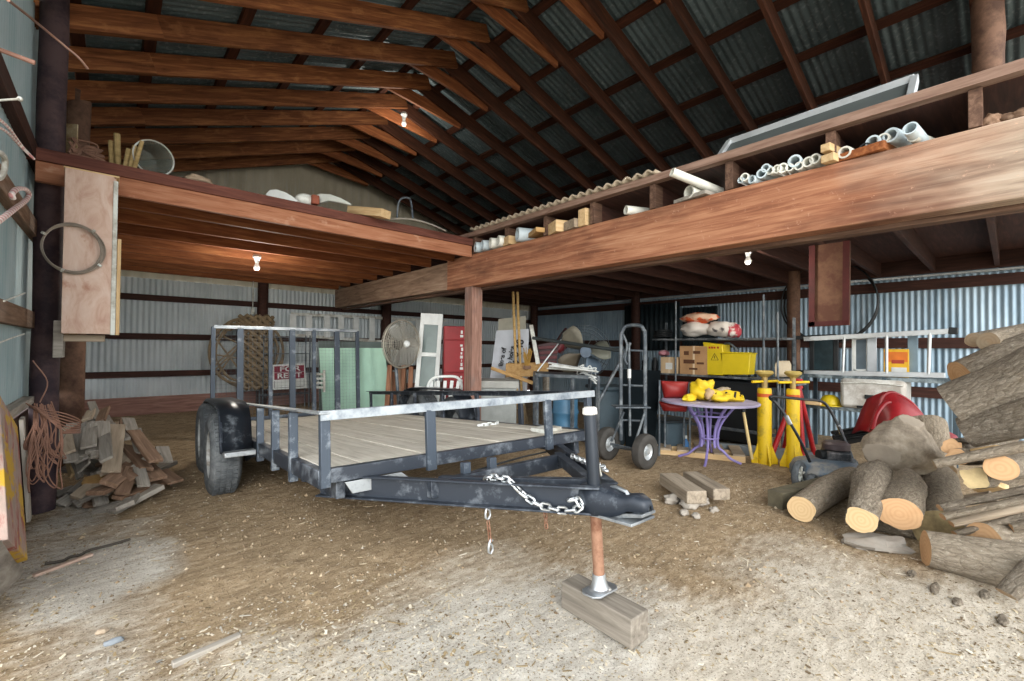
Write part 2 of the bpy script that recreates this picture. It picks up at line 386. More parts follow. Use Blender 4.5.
# ground
def ground_z(x, y):
    n = noise.noise(V((x*.8, y*.8, 0)))*.025+noise.noise(V((x*3, y*3, 4)))*.016+noise.noise(V((x*8, y*8, 8)))*.009
    return gz(x, y)+n*.8
def ground():
    x0, x1, y0, y1, st = -3, 10, -1.5, 10, .055
    nx, ny = int((x1-x0)/st), int((y1-y0)/st); vs = []; fs = []; pale = []; grey = []
    for j in range(ny+1):
        for i in range(nx+1):
            x = x0+(x1-x0)*i/nx; y = y0+(y1-y0)*j/ny
            vs.append((x, y, ground_z(x, y)))
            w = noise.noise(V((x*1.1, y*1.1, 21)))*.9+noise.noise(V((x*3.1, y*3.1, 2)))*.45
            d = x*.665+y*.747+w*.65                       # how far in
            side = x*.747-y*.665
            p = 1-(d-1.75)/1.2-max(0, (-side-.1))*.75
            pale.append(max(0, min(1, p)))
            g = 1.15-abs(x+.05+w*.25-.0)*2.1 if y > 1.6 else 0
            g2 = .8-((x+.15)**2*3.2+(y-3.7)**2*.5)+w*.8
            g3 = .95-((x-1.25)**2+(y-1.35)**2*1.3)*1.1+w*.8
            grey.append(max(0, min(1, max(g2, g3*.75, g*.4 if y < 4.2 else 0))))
    for j in range(ny):
        for i in range(nx):
            a = j*(nx+1)+i; fs.append((a, a+1, a+nx+2, a+nx+1))
    me = bpy.data.meshes.new('floor'); me.from_pydata(vs, [], fs)
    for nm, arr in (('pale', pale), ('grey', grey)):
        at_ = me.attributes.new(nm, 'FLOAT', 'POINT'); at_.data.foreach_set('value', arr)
    me.polygons.foreach_set('use_smooth', [True]*len(me.polygons))
    o = bpy.data.objects.new('floor', me); COL.objects.link(o)
    t = NT('trodden_dirt'); v = t.coords(shift=False)
    n1 = t.noise(v, 1.6, 6, .6); n2 = t.noise(v, 38, 6, .8); n3 = t.noise(t.coords((1, 2.2, 1), False), 9, 6, .7)
    n4 = t.noise(v, 110, 3, .7)
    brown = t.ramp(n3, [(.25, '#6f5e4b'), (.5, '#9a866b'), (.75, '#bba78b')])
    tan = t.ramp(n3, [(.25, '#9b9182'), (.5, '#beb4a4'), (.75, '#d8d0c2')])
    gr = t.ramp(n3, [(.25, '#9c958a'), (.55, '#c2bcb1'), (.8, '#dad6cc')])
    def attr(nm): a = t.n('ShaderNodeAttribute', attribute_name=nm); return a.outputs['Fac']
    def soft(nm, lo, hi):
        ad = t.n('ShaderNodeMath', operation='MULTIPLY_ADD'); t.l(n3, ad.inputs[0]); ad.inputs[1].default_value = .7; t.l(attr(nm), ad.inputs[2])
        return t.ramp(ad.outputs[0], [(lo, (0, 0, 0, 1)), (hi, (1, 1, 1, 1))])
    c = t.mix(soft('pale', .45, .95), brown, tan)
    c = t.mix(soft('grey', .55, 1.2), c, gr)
    sp = t.ramp(n2, [(.57, (0, 0, 0, 1)), (.66, (.8, .8, .8, 1))]); c = t.mix(sp, c, '#d8cbb4')
    dk = t.ramp(n4, [(.34, (.8, .8, .8, 1)), (.44, (0, 0, 0, 1))]); c = t.mix(dk, c, '#4a3b2a')
    t.col(c); t.b.inputs['Roughness'].default_value = .95; t.b.inputs['Specular IOR Level'].default_value = .1
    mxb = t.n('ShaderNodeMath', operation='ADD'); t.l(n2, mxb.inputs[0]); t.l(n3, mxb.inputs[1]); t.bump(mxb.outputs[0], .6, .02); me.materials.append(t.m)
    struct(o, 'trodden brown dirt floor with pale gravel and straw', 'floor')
    mb = MB(); q = 60
    mb.add([(-q, -q, -.06), (q, -q, -.06), (q, -1.45, -.06), (-q, -1.45, -.06)], [(0, 1, 2, 3)])
    mb.add([(-q, -1.5, -.06), (-2.95, -1.5, -.06), (-2.95, q, -.06), (-q, q, -.06)], [(0, 1, 2, 3)])
    struct(mb.build('ground_outside', plain('gravel_yard', '#c4baa8', .95, 0, .15, 3)))
ground()
# wood chips, straw and gravel strewn over the dirt: nobody could count them
def chips():
    rnd = random.Random(3); mb = MB()
    for i in range(42000):
        u = rnd.random()
        D = .85+3.6*u**1.5; px = rnd.uniform(-30, 1054)
        p = EYE+((px-512)/F*RT+V((FW.x, FW.y, 0)))*D
        x, y = p.x, p.y
        if x < -.42 or x > 8 or noise.noise(V((x*.9, y*.9, 40)))+rnd.uniform(-.35, .6) < 0: continue
        if D > 2.2 and rnd.random() < .45: continue
        a = rnd.uniform(0, PI); L = rnd.uniform(.0022, .0062)*(1 if rnd.random() < .93 else 1.7); w = L*rnd.uniform(.3, .9); hgt = L*.35
        if rnd.random() < .06: L *= rnd.uniform(2.5, 5); w = .003
        c, s_ = math.cos(a), math.sin(a); z = ground_z(x, y)+.002; t = rnd.uniform(-.4, .4)*L
        q = [V((x+c*i_*L-s_*j_*w, y+s_*i_*L+c*j_*w, z+t*i_)) for i_, j_ in ((-1, -1), (1, -.6), (1, .8), (-.8, 1))]
        mb.add(q+[p_+V((0, 0, hgt)) for p_ in q], [(4, 5, 6, 7), (0, 1, 5, 4), (1, 2, 6, 5), (2, 3, 7, 6), (3, 0, 4, 7)])
    t = NT('chip_colours'); g = t.n('ShaderNodeNewGeometry')
    c = t.ramp(g.outputs['Random Per Island'], [(0, '#5f4f3a'), (.3, '#93815f'), (.55, '#b7aa92'), (.8, '#cfc6b5'), (1, '#86847e')])
    t.col(c); t.b.inputs['Roughness'].default_value = .9
    o = mb.build('wood_chips', t.m, smooth=0, origin=(0, 0, 0)); tag(o, 'pale wood chips and gravel strewn over the dirt floor', 'wood chips', kind='stuff')
chips()
def clods():
    rnd = random.Random(12); mb = MB()
    for i in range(5200):
        D = 2.1+4.2*rnd.random()**1.1; px = rnd.uniform(-20, 1044); p = EYE+((px-512)/F*RT+V((FW.x, FW.y, 0)))*D; x, y = p.x, p.y
        if x < -.42 or x > 8.5 or y > 9 or noise.noise(V((x*1.4, y*1.4, 70)))+rnd.uniform(-.4, .4) < 0: continue
        r = rnd.uniform(.006, .017)*(1 if rnd.random() < .96 else 1.7); z = ground_z(x, y); a = rnd.uniform(0, 6)
        q = [V((x+r*math.cos(a+k*1.257)*rnd.uniform(.6, 1.2), y+r*math.sin(a+k*1.257)*rnd.uniform(.6, 1.2), z-.003)) for k in range(5)]
        t = V((x+rnd.uniform(-.3, .3)*r, y+rnd.uniform(-.3, .3)*r, z+r*rnd.uniform(.4, .8)))
        mb.add(q+[t], [(0, 1, 5), (1, 2, 5), (2, 3, 5), (3, 4, 5), (4, 0, 5)])
    t = NT('clod_colours'); g = t.n('ShaderNodeNewGeometry')
    t.col(t.ramp(g.outputs['Random Per Island'], [(0, '#5d4e3c'), (.4, '#8a775e'), (.75, '#9c8a70'), (.97, '#b3a48c'), (1, '#9a9790')])); t.b.inputs['Roughness'].default_value = .95
    tag(mb.build('dirt_clods', t.m, smooth=0, origin=(0, 0, 0)), 'small crumbs and clods of earth on the dirt floor', 'dirt', kind='stuff')
clods()

# ------------------------------------------------------------------ frame of the building
RY = [-.53+.68*k for k in range(15)]
for y in RY:
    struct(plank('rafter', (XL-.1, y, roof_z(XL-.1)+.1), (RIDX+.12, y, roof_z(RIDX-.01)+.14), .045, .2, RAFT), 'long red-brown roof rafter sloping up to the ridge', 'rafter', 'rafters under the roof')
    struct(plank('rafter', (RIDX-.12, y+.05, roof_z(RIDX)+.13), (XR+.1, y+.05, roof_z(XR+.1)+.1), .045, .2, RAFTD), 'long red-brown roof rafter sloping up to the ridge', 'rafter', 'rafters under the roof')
    if y > 2: struct(plank('rafter_sister', (XL-.05, y-.048, roof_z(XL-.05)+.085), (.22+.1*math.sin(y*9), y-.048, roof_z(.22)+.085), .04, .19, RAFT), 'short board doubling the low end of a rafter', 'rafter', 'boards doubling the rafter ends')
    struct(plank('rafter_tie', (RIDX-.75, y+.1, roof_z(RIDX)-.03), (RIDX+.75, y+.1, roof_z(RIDX+.75)+.02), .04, .16, JOIST), 'short splice board joining two rafters at the ridge', 'rafter splice', 'splice boards at the ridge')
for x in [-.3, .19, .87, 1.55, 2.23, 2.91]:
    struct(plank('purlin', (x, -.65, roof_z(x)+.225), (x, YB, roof_z(x)+.225), .1, .04, PURL, up=(-.33, 0, .94)), 'dark purlin across the rafters under the roof sheets', 'purlin', 'purlins under the roof')
for x in [3.5, 4.15, 4.85, 5.55, 6.25, 6.95, 7.65, 8.35, 9.05]:
    struct(plank('purlin', (x, -.65, roof_z(x)+.225), (x, YB, roof_z(x)+.225), .1, .04, PURL, up=(.28, 0, .96)), 'dark purlin across the rafters under the roof sheets', 'purlin', 'purlins under the roof')
def girt(p0, p1, w=.14, t=.04, up=(0, 0, 1), mat=None): 
    return struct(plank('wall_girt', p0, p1, t, w, mat or DARKW), 'horizontal dark board nailed along the metal wall', 'girt', 'wall girts')
for z in (2.02, 1.38, .76):
    girt((XL, YB-.04, z), (XR, YB-.04, z), .1)
girt((XL, YB-.05, 3.0), (XR, YB-.05, 3.0), .14)
struct(plank('baseboard_back', (XL, YB-.06, .2), (XR, YB-.06, .2), .05, .38, REDBRD), 'reddish weathered base board along the back wall', 'base board')
for z in (2.28, 1.38, .62):
    girt((XR-.04, YB, z), (XR-.04, -.85, z), .16)
for z in (2.62, 2.09, 1.42):
    girt((XL+.03, 2.9, z), (XL+.03, YB, z), .12, .05, mat=BROWNW if z < 2.2 else DARKW)
struct(plank('sill_board', (XL+.03, 2.9, .84), (XL+.03, 4.75, .84), .07, .05, GREYW), 'pale grey sill board under the metal side wall', 'sill')
struct(plank('baseboard_left', (XL-.02, 2.9, .32), (XL-.02, YB, .32), .05, .85, DARKW), 'dark plank skirt under the metal side wall', 'skirt board')
struct(plank('header_board', (XR-.12, YB, 2.66), (XR-.12, -.85, 2.66), .06, .44, DARKW), 'dark header board along the top of the far metal wall', 'header')
struct(MB().b2((XR-.1, -.85, 2.40), (XR-.03, YB, 2.425)).build('drip_edge', ALU), 'thin pale metal edge under the header board', 'edge strip')
def post(x, y, z0, z1, r, mat, label):
    mb = MB(); n = 8; pts = [(x+noise.noise(V((x, y, i*.7)))*.012, y+noise.noise(V((y, x, i*.7)))*.012, z0+(z1-z0)*i/n) for i in range(n+1)]
    return struct(mb.tube(pts, [r*(1+.05*noise.noise(V((x*3, y, i*2.)))) for i in range(n+1)], 20).build('support_post', mat), label, 'post')
post(at(47, 300, Y=4.80).x, 4.80, -.05, 4.1, .08, CRE, 'dark creosoted round pole beside the hanging plywood box')
post(-.33, 6.3, -.05, 3.8, .1, POLEW, 'brown round pole behind the heap of scrap boards')
p = at(262, 350, Y=YB-.15); post(p.x, YB-.15, 0, 4.0, .09, DARKW, 'dark post on the back wall behind the net coil')
p = at(386, 330, Y=YB-.15); post(p.x, YB-.15, 0, 3.9, .11, DARKW, 'dark post on the back wall behind the wire cage fan')
post(XR-.2, YB-.2, -.2, 3.2, .11, DARKW, 'dark post in the far corner of the metal walls')
post(XR-.18, 2.62, -.3, 2.7, .105, POLEW, 'brown round pole on the far wall behind the hanging red board')
post(XR-.18, 5.9, -.3, 2.7, .105, DARKW, 'dark round pole on the far wall behind the hand truck')
p = at(988, 40, X=5.5); post(5.5, p.y, 2.74, roof_z(5.5)+.1, .10, POLEW, 'round roof pole standing on the loft above the big beam')
struct(plank('support_post', (XB+.09, YL+.1, 0), (XB+.09, YL+.1, 2.05), .165, .165, wood('post_wood', [(.25, '#5b3d33'), (.5, '#8a6152'), (.8, '#a98271')], spots=('#6b5d58', 1.2, .5, .7))), 'square reddish timber post carrying the big beam', 'post')
# the big beam in two lengths with a splice, and what sits on it
def slab(name, lo, hi, mat, bevel=.008):
    return MB().b2(lo, hi).build(name, mat, bevel=bevel, origin=(0, 0, 0))
struct(slab('loft_beam', (XB, -.9, 2.04), (XB+.15, 5.22, 2.455), BEAM), 'massive reddish timber beam running over the square post', 'beam')
struct(slab('loft_beam', (XB+.005, 5.225, 2.05), (XB+.15, YB-.02, 2.43), BEAM2), 'older grey-brown length of the beam running to the back wall', 'beam')
struct(plank('ledger_board', (XB+.2, -.9, 2.03), (XB+.2, YB, 2.03), .1, .035, JOIST2), 'thin ledger strip under the big beam', 'ledger')
JY = [-.52, .12, .77, 1.41, 2.05, 2.70, 3.33, 3.97, 4.60, 5.25, 5.9, 6.55, 7.2, 7.85, 8.5, 9.15]
for y in JY:  # each joist split: shade painted into the dark body, light into the end
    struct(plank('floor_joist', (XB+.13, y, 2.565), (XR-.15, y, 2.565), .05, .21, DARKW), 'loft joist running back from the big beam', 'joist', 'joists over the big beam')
    struct(plank('lit_joist_end', (XB+.002, y, 2.565), (XB+.128, y, 2.565), .055, .21, JOIST2), 'end of a loft joist on the big beam, painted paler as if lit', 'joist end', 'joist ends on the big beam')
struct(slab('loft_floor', (XB+.03, -.9, 2.672), (XR-.1, YB-.05, 2.70), DARKW), 'boarded floor of the loft above the big beam', 'loft floor')
struct(plank('loft_edge_board', (XB+.01, -.9, 2.705), (XB+.01, 5.0, 2.705), .1, .06, EDGEW), 'long edge board capping the joists over the big beam', 'edge board')
# left loft
struct(slab('loft_floor', (XL+.02, YL+.02, 2.62), (XB+.0, YB-.05, 2.645), RAFTD), 'boarded floor of the loft over the trailer', 'loft floor')  # dark boards: shade in the gaps between joists put into the colour
struct(plank('loft_rim_board', (XL+.05, YL+.02, 2.485), (XB-.02, YL+.02, 2.485), .045, .15, RIM), 'pale reddish lower rim board of the loft over the trailer', 'rim board')
struct(plank('loft_rim_board', (XL+.0, YL+.0, 2.6), (XB-.02, YL+.0, 2.6), .05, .09, RIMD), 'dark red upper rim board of the loft over the trailer', 'rim board')
for k in range(8):
    y = 5.05+.6*k
    struct(plank('floor_joist', (XL+.05, y, 2.515), (XB-.01, y, 2.515), .05, .2, JOIST), 'joist under the loft over the trailer', 'joist', 'joists under the loft over the trailer')

for k, (x, y0, y1) in enumerate(((XB+.55, 1.6, 4.6), (XB+.95, .9, 3.9), (XB+1.5, 1.9, 4.4), (XB+.4, 3.0, 5.0))):
    tag(plank('stored_board', (x, y0, 2.442), (x+.12, y1, 2.442), .14, .025, (TANW, BROWNW, GREYW, OCHRE)[k]), ('tan', 'brown', 'grey', 'ochre')[k]+' board stored flat against the joists under the loft behind the big beam', 'board')
# ------------------------------------------------------------------ the trailer
TC = at(322.5, 471, Z=.60)
TR = thing('utility_trailer', 'black tandem axle trailer with grey plank deck and upright ramp gate, nose jacked up', 'trailer', TC, rot=(math.radians(-4.7), 0, math.radians(-2.4)))
TM = Matrix.Translation(TC) @ Euler((math.radians(-4.7), 0, math.radians(-2.4))).to_matrix().to_4x4()
TI = TM.inverted()
W, L = 1.95, 4.35
def fy(x): return -.11*x/W                         # the front member runs a little forward to its far corner
def gl(x, y):                                      # local height of the dirt under a trailer point
    z = -.6
    for _ in range(5):
        p = TM @ V((x, y, z)); z -= p.z-gz(p.x, p.y)
    return z
mb = MB(); n = 10
for i in range(n):
    a = .03+(W-.06)*i/n; b = .03+(W-.06)*(i+1)/n-.007
    dz = .003*math.sin(i*2.3)
    mb.add([(a, fy(a)+.02, -.03), (b, fy(b)+.02, -.03), (b, L, -.03), (a, L, -.03), (a, fy(a)+.02, .004+dz), (b, fy(b)+.02, .004+dz), (b, L, .004+dz), (a, L, .004+dz)],
           [(0, 3, 2, 1), (4, 5, 6, 7), (0, 1, 5, 4), (1, 2, 6, 5), (2, 3, 7, 6), (3, 0, 4, 7)])
tag(mb.build('deck', DECKW, TR, bevel=.004), 'weathered grey plank deck')
mb = MB()
mb.bar((-.01, fy(0), -.028), (W+.03, fy(W), -.028), .05, .075)                 # front angle
for x in (0, W): mb.bar((x, fy(x), -.04), (x, L, -.04), .045, .09)
mb.bar((0, L, -.04), (W, L, -.04), .05, .09)
for x in (.1, W-.1): mb.bar((x, fy(x)+.03, -.12), (x, L, -.12), .05, .09)
for y in (.32, .95, 1.55, 2.2, 2.8, 3.4, 3.95): mb.bar((-.02, y, -.07), (W, y, -.07), .045, .06)
mb.build('frame', BLKM, TR, bevel=.004)
def upright(x, y, z0=-.075, z1=.275, w=.05, t=.028, lab=None):
    o = MB().box((x, y, (z0+z1)/2), (w, t, z1-z0)).build('rail_post', RAILM, TR, bevel=.004); return o
upright(.008, fy(0)-.012, -.085, .3, .05, .045); upright(W, fy(W)-.01, -.06, .3, .05, .045)
for x in (.60, 1.52): upright(x, fy(x)-.03, -.085, .27, .062, .03)
for y in (.58, 1.08, 1.62, 2.3, 2.95, 3.6, 4.25):
    MB().box((-.005, y, .07), (.05, .045, .42)).build('rail_post', RAILM, TR, bevel=.004)
for y in (.7, 1.4, 2.1, 2.8, 3.5, 4.25):
    MB().box((W+.005, y, .11), (.03, .05, .36)).build('rail_post', BLKM, TR, bevel=.004)
# top rails: angle iron, the front one worn to bright metal
def angle(name, p0, p1, mat, inw, parent=TR):
    p0 = V(p0); p1 = V(p1); mb = MB(); mb.bar(p0, p1, .01, .05)
    iv = V(inw)*.025; mb.bar(p0+iv+V((0, 0, .022)), p1+iv+V((0, 0, .022)), .05, .008)
    return mb.build(name, mat, parent, bevel=.002)
tag(angle('front_rail', (-.02, fy(0)-.04, .285), (W+.05, fy(W)-.04, .285), worn('bright_worn_rail', '#67707a', '#a3aaaf', (.42, .62), .42, .3, 7), (0, 1, 0)), 'front rail worn to bright steel')
MB().bar((0, -.05, .298), (0, L, .298), .055, .012).build('side_rail', BARE, TR, bevel=.003)  # light on the rail's top is put into its pale steel colour
angle('side_rail', (W+.02, fy(W), .285), (W+.02, L, .285), BLKM, (-1, 0, 0))
# wheels
def wheel(x, y, side):
    zc = gl(x, y)+.325; prof = []
    Rr, hw = .33, .105
    shape = [(.2, -.085), (.235, -.108), (.275, -.112), (.308, -.1), (.326, -.085), (.332, -.05), (.333, 0), (.332, .05), (.326, .085), (.308, .1), (.275, .112), (.235, .108), (.2, .085)]
    mb = MB().lathe(shape, (x, y, zc), (1, 0, 0), 48)
    for k in range(56):                              # tread blocks
        a = 2*PI*k/56
        for off in (-.062, -.022, .02, .06):
            aa = a+(.03 if off in (-.022, .06) else 0)
            c = V((x+off, y+math.cos(aa)*.333, zc+math.sin(aa)*.333)); R = Euler((aa, 0, 0)).to_matrix()
            mb.box(c, (.032, .012, .026), R)
    t = mb.build('tire', RUBG, TR)
    s = side; rim = [(.205, .08*s), (.196, .095*s), (.185, .06*s), (.165, .03*s), (.12, .052*s), (.07, .06*s), (.06, .05*s), (.045, .085*s), (.0, .09*s)]
    r = MB().lathe(rim, (x, y, zc), (1, 0, 0), 40)
    for k in range(5):
        a = 2*PI*k/5; r.cyl((x+.055*s, y+math.cos(a)*.055, zc+math.sin(a)*.055), (x+.078*s, y+math.cos(a)*.055, zc+math.sin(a)*.055), .01, n=6)
    tag(r.build('rim', RIMM, t), 'pale steel rim')
    return zc
WX = -.205
zs = {}
for y in (2.12, 2.98):
    zs[y] = wheel(WX, y, -1); wheel(W-WX, y, 1)
for y in (2.12, 2.98):
    MB().cyl((WX+.06, y, zs[y]), (W-WX-.06, y, zs[y]), .035).build('axle', BLKM, TR)
for x in (-.02, W+.02):
    mb = MB()
    for k in range(4): mb.tube([(x, 1.72+.07*k, -.1-.012*k), (x, 2.12, zs[2.12]-.045-.012*k), (x, 2.5-.07*k, -.1-.012*k)], .014, 6)
    for k in range(4): mb.tube([(x, 2.58+.07*k, -.1-.012*k), (x, 2.98, zs[2.98]-.045-.012*k), (x, 3.36-.07*k, -.1-.012*k)], .014, 6)
    mb.build('leaf_springs', BLKM, TR)
# fenders: a folded tandem strip with a rolled outer lip and a flat foot step
def fender(x0, x1, outer):
    pr = [(1.66, -.05), (1.74, -.045), (1.79, .02), (1.84, .18), (1.93, .27), (2.12, .32), (2.95, .35), (3.17, .32), (3.32, .22), (3.38, .06), (3.42, -.0), (3.5, -.01)]
    mb = MB(); rows = [[(x0, y, z) for y, z in pr], [(x1, y, z) for y, z in pr]]
    mb.surf(rows); o = mb.build('fender', worn('fender_paint', '#20252c', '#6a7178', (.62, .76), .32, .3, 6), TR, solid=.012, smooth=50)
    MB().tube([(outer, y, z-.012) for y, z in pr[1:-1]], .014, 8).build('fender_lip', BLKM, o)
    sx = (x0+x1)/2
    MB().box((sx, 1.66, -.062), (x1-x0, .13, .04)).build('fender_step', BARE, o, bevel=.006)
    MB().box((sx, 3.48, -.03), (x1-x0, .12, .03)).build('fender_step', BARE, o, bevel=.006)
fender(-.25, -.035, -.25); fender(W+.035, W+.25, W+.25)
# tongue: two channel bars meeting in the coupler
TIP = V((W/2-.03, -1.24, -.135))
def channel(p0, p1, hgt, flip):
    p0 = V(p0); p1 = V(p1); mb = MB(); mb.bar(p0, p1, .008, hgt)
    side = (p1-p0).cross(V((0, 0, 1))).normalized()*flip*.02
    for s in (-1, 1): mb.bar(p0+side+V((0, 0, s*(hgt/2-.005))), p1+side+V((0, 0, s*(hgt/2-.005))), .045, .01)
    return mb
channel((.06, .25, -.115), TIP+V((-.035, .16, .0)), .125, 1).build('tongue_rail', BLKM, TR, bevel=.003)
channel((W-.12, .25, -.115), TIP+V((.035, .16, .0)), .125, -1).build('tongue_rail', BLKM, TR, bevel=.003)
MB().bar((.42, -.36, -.115), (1.52, -.36, -.115), .05, .085).build('crossmember', BLKM, TR, bevel=.003)
MB().bar((.52, -.3, -.1), (.98, -.95, -.1), .05, .06).bar((1.42, -.3, -.1), (1.0, -.95, -.1), .05, .06).build('tongue_brace', BLKM, TR, bevel=.003)
for bx in (.66, .84): MB().box((bx, -.34, -.08), (.045, .04, .13)).build('bracket', RAILM, TR, bevel=.002)
tag(MB().prism([(.14, -.135), (.5, -.135), (.42, -.07), (.1, -.07)], (0, -.03, 0), (1, 0, 0), (0, 0, 1), .012).build('lit_tongue_plate', BARE, TR, bevel=.002), 'pale plate standing in for light on the tongue end')  # added plate: light on the tongue end put into a pale colour
# coupler: tapering sheet hood that ends in a ball socket
mb = MB(); rows = []
for t_, hw, top, bot in ((0, .1, .062, -.062), (.08, .085, .056, -.06), (.15, .066, .044, -.056), (.2, .052, .032, -.04), (.235, .046, .04, -.018), (.265, .044, .044, -.014), (.3, .032, .032, -.012), (.318, .014, .01, -.01)):
    y = TIP.y+.24-t_; sec = []
    for k in range(9):
        a = PI*k/8; ca = math.cos(a); sec.append((TIP.x-hw*math.copysign(abs(ca)**.45, ca), y, TIP.z+bot+(top-bot)*min(1, math.sin(a)*1.15)**.6))
    rows.append(sec)
mb.surf(rows); cp = mb.build('coupler', BLKM, TR, solid=.012, smooth=50)
MB().box((TIP.x, TIP.y+.1, TIP.z-.06), (.17, .28, .012)).prism([(-.05, 0), (.1, -.03), (.1, -.01), (-.05, .014)], (TIP.x-.05, TIP.y-.02, TIP.z-.03), (0, 1, 0), (0, 0, 1), .1).build('coupler_plate', BARE, cp, bevel=.002)
MB().sph((TIP.x, TIP.y-.018, TIP.z+.005), (.047, .052, .046), 20, 12).build('ball_socket', BLKM, cp)
MB().tube([(TIP.x, TIP.y+.03, TIP.z+.035), (TIP.x, TIP.y+.04, TIP.z+.05), (TIP.x+.005, TIP.y+.1, TIP.z+.06), (TIP.x+.01, TIP.y+.13, TIP.z+.052)], .009, 8).build('latch', BARE, cp)
# jack
JX, JY_ = TIP.x-.03, TIP.y+.2
def jl(px, py, z): return TI @ at(px, py, Z=z)
jt = V((JX, JY_, .255)); jb = V((JX, JY_, -.17))
jk = MB().cyl(jb, jt, .031, n=24).build('jack', plain('dark_jack_tube', '#2a3038', .35, .3, .12, 8), TR)
MB().lathe([(0, .035), (.026, .033), (.034, .026), (.0355, 0), (.031, -.004)], jt, (0, 0, 1), 20).build('jack_cap', worn('flaked_white', '#d9d7d0', '#7a7570', (.5, .65), .6, 0, 30), jk)
foot = TI @ (TM @ V((JX, JY_, -.6)))
# foot rests on the timber block
BLK_TOP = .125
zf = -.3
for _ in range(6): zf -= (TM @ V((JX, JY_, zf))).z-(BLK_TOP+.012)
FOOT = V((JX, JY_, zf))
MB().cyl(FOOT, jb+V((0, 0, .05)), .026, n=20).build('jack_leg', RUST, jk)
MB().cyl(jb+V((0, 0, -.04)), jb+V((0, 0, .01)), .034, n=20).build('jack_collar', BARE, jk)
pl_ = MB(); pl_.lathe([(.0, .075), (.03, .075), (.034, .04), (.042, .014), (.055, .008), (.0, .008)], FOOT, (0, 0, 1), 28)
pl_.prism([(-.085, -.03), (-.06, -.055), (.06, -.055), (.085, -.03), (.085, .03), (.06, .055), (-.06, .055), (-.085, .03)], FOOT, (1, 0, 0), (0, 1, 0), .009); pl_.build('jack_foot', GALV, jk, bevel=.002)
# safety chains: links threaded along a sagging line
def chain(path, parent, link=.03, r=.0042, name='safety_chain', mat=None):
    pts = [V(p) for p in path]; seg = []; 
    for a, b in zip(pts, pts[1:]):
        n_ = max(1, int((b-a).length/.004)); seg += [a.lerp(b, i/n_) for i in range(n_)]
    seg.append(pts[-1]); out = [seg[0]]
    for p in seg:
        if (p-out[-1]).length >= link*.74: out.append(p)
    mb = MB()
    for i in range(len(out)-1):
        a, b = out[i], out[i+1]; d = (b-a).normalized(); u = d.orthogonal().normalized()
        q = Matrix.Rotation(.6+PI/2*(i % 2), 3, d) @ u; c = (a+b)/2; hl = link/2; rr = link*.29
        lp = [c+d*(hl-rr)*(1 if math.cos(t) >= 0 else -1)+d*rr*math.cos(t)+q*rr*math.sin(t) for t in [2*PI*k/12+.001 for k in range(12)]]
        mb.tube(lp, r, 6, True)
    return mb.build(name, mat or CHROME, parent, smooth=60)
nrmL = (V(TIP)-V((.06, .25, -.115))).normalized()
def onrail(t_, dz, out=.02):
    p = V((.06, .25, -.115)).lerp(TIP+V((-.035, .16, .01)), t_); s = nrmL.cross(V((0, 0, 1))).normalized()
    return p+V((0, 0, dz))+(-s if s.x > 0 else s)*out
c1 = chain([onrail(0.62, .03, -.06), onrail(0.64, .068, -.03), onrail(0.69, .07, .0), onrail(0.73, .066, .02), onrail(0.76, .02, .03), onrail(0.81, -.035, .034), onrail(0.87, -.055, .034), onrail(0.92, -.06, .034), onrail(0.95, -.03, .034), onrail(0.935, -.0, .034), onrail(0.91, -.01, .034)], TR, .05, .0064)
tag(c1, 'bright chain looped over the tongue')
def hook(p, parent, s=.03):
    p = V(p); MB().tube([p+V((0, 0, s)), p+V((s*.35, 0, s*.6)), p+V((s*.4, 0, 0)), p+V((0, 0, -s*.5)), p+V((-s*.4, 0, -s*.2)), p+V((-s*.4, 0, s*.4)), p+V((-s*.15, .0, s*1.2)), p+V((s*.1, 0, s*1.6)), p+V((s*.45, 0, s*1.3))], .0055, 8).build('hook', GALV, parent)
hook(onrail(.645, -.115, 0), c1, .035)
chain([onrail(.645, -.14, 0), onrail(.65, -.25, 0)], c1, .03, .003, 'rusty_chain', RUST); hook(onrail(.65, -.28, 0), c1, .032)
c2 = chain([(W/2+.24, -.62, -.03), (W/2+.2, -.72, -.035), (W/2+.14, -.85, -.03), (W/2+.08, -.98, -.02), (W/2+.03, -1.05, -.03)], TR, .042, .0058)
c3 = chain([onrail(.80, -.05, -.12), onrail(.81, -.13, -.12), onrail(.81, -.2, -.12)], TR, .03, .0035, 'dangling_chain', RUST)
MB().tube([(W/2+.02, -1.02, -.05), (W/2+.05, -.98, .0), (W/2+.06, -.97, .1), (W/2+.045, -.98, .14)], .005, 6).build('breakaway_cable', OFFW, TR)
MB().tube([(.3, -.1, -.1), (.6, -.22, -.12), (.9, -.3, -.07), (1.2, -.2, -.08), (1.5, -.1, -.1)], .006, 6).build('brake_wire', BLACK, TR)
# ramp gate standing up at the rear
g = thing('gate', None, None, (0, L+.05, .0)); g.parent = TR; g['label'] = 'upright ramp gate of square tube and mesh'
GH, GX0, GX1 = 1.25, -.06, W-.14
def gbar(p0, p1, w=.045, mat=RAILM, name='gate_bar'):
    return MB().bar(p0, p1, w, w).build(name, mat, g, bevel=.003)
gbar((GX0, 0, GH), (GX1, 0, GH), .045, BARE, 'top_bar'); gbar((GX0, 0, .03), (GX1, 0, .03))
for i, x in enumerate((GX0, .24, .6, .88, 1.17, 1.5, GX1)):
    MB().bar((x, 0, .03), (x, 0, GH), .05 if i % 2 == 0 else .075, .045, up=(0, 1, 0)).build('gate_bar', RAILM, g, bevel=.003)
mb = MB(); st = .05; k = GX0
while k < GX1: mb.box((k, .02, GH/2), (0.0018, .0018, GH)); k += st
z = .05
while z < GH: mb.box(((GX0+GX1)/2, .02, z), (GX1-GX0, .0018, .0018)); z += st
tag(mb.build('gate_mesh', GREYM, g, smooth=0), kind='stuff')
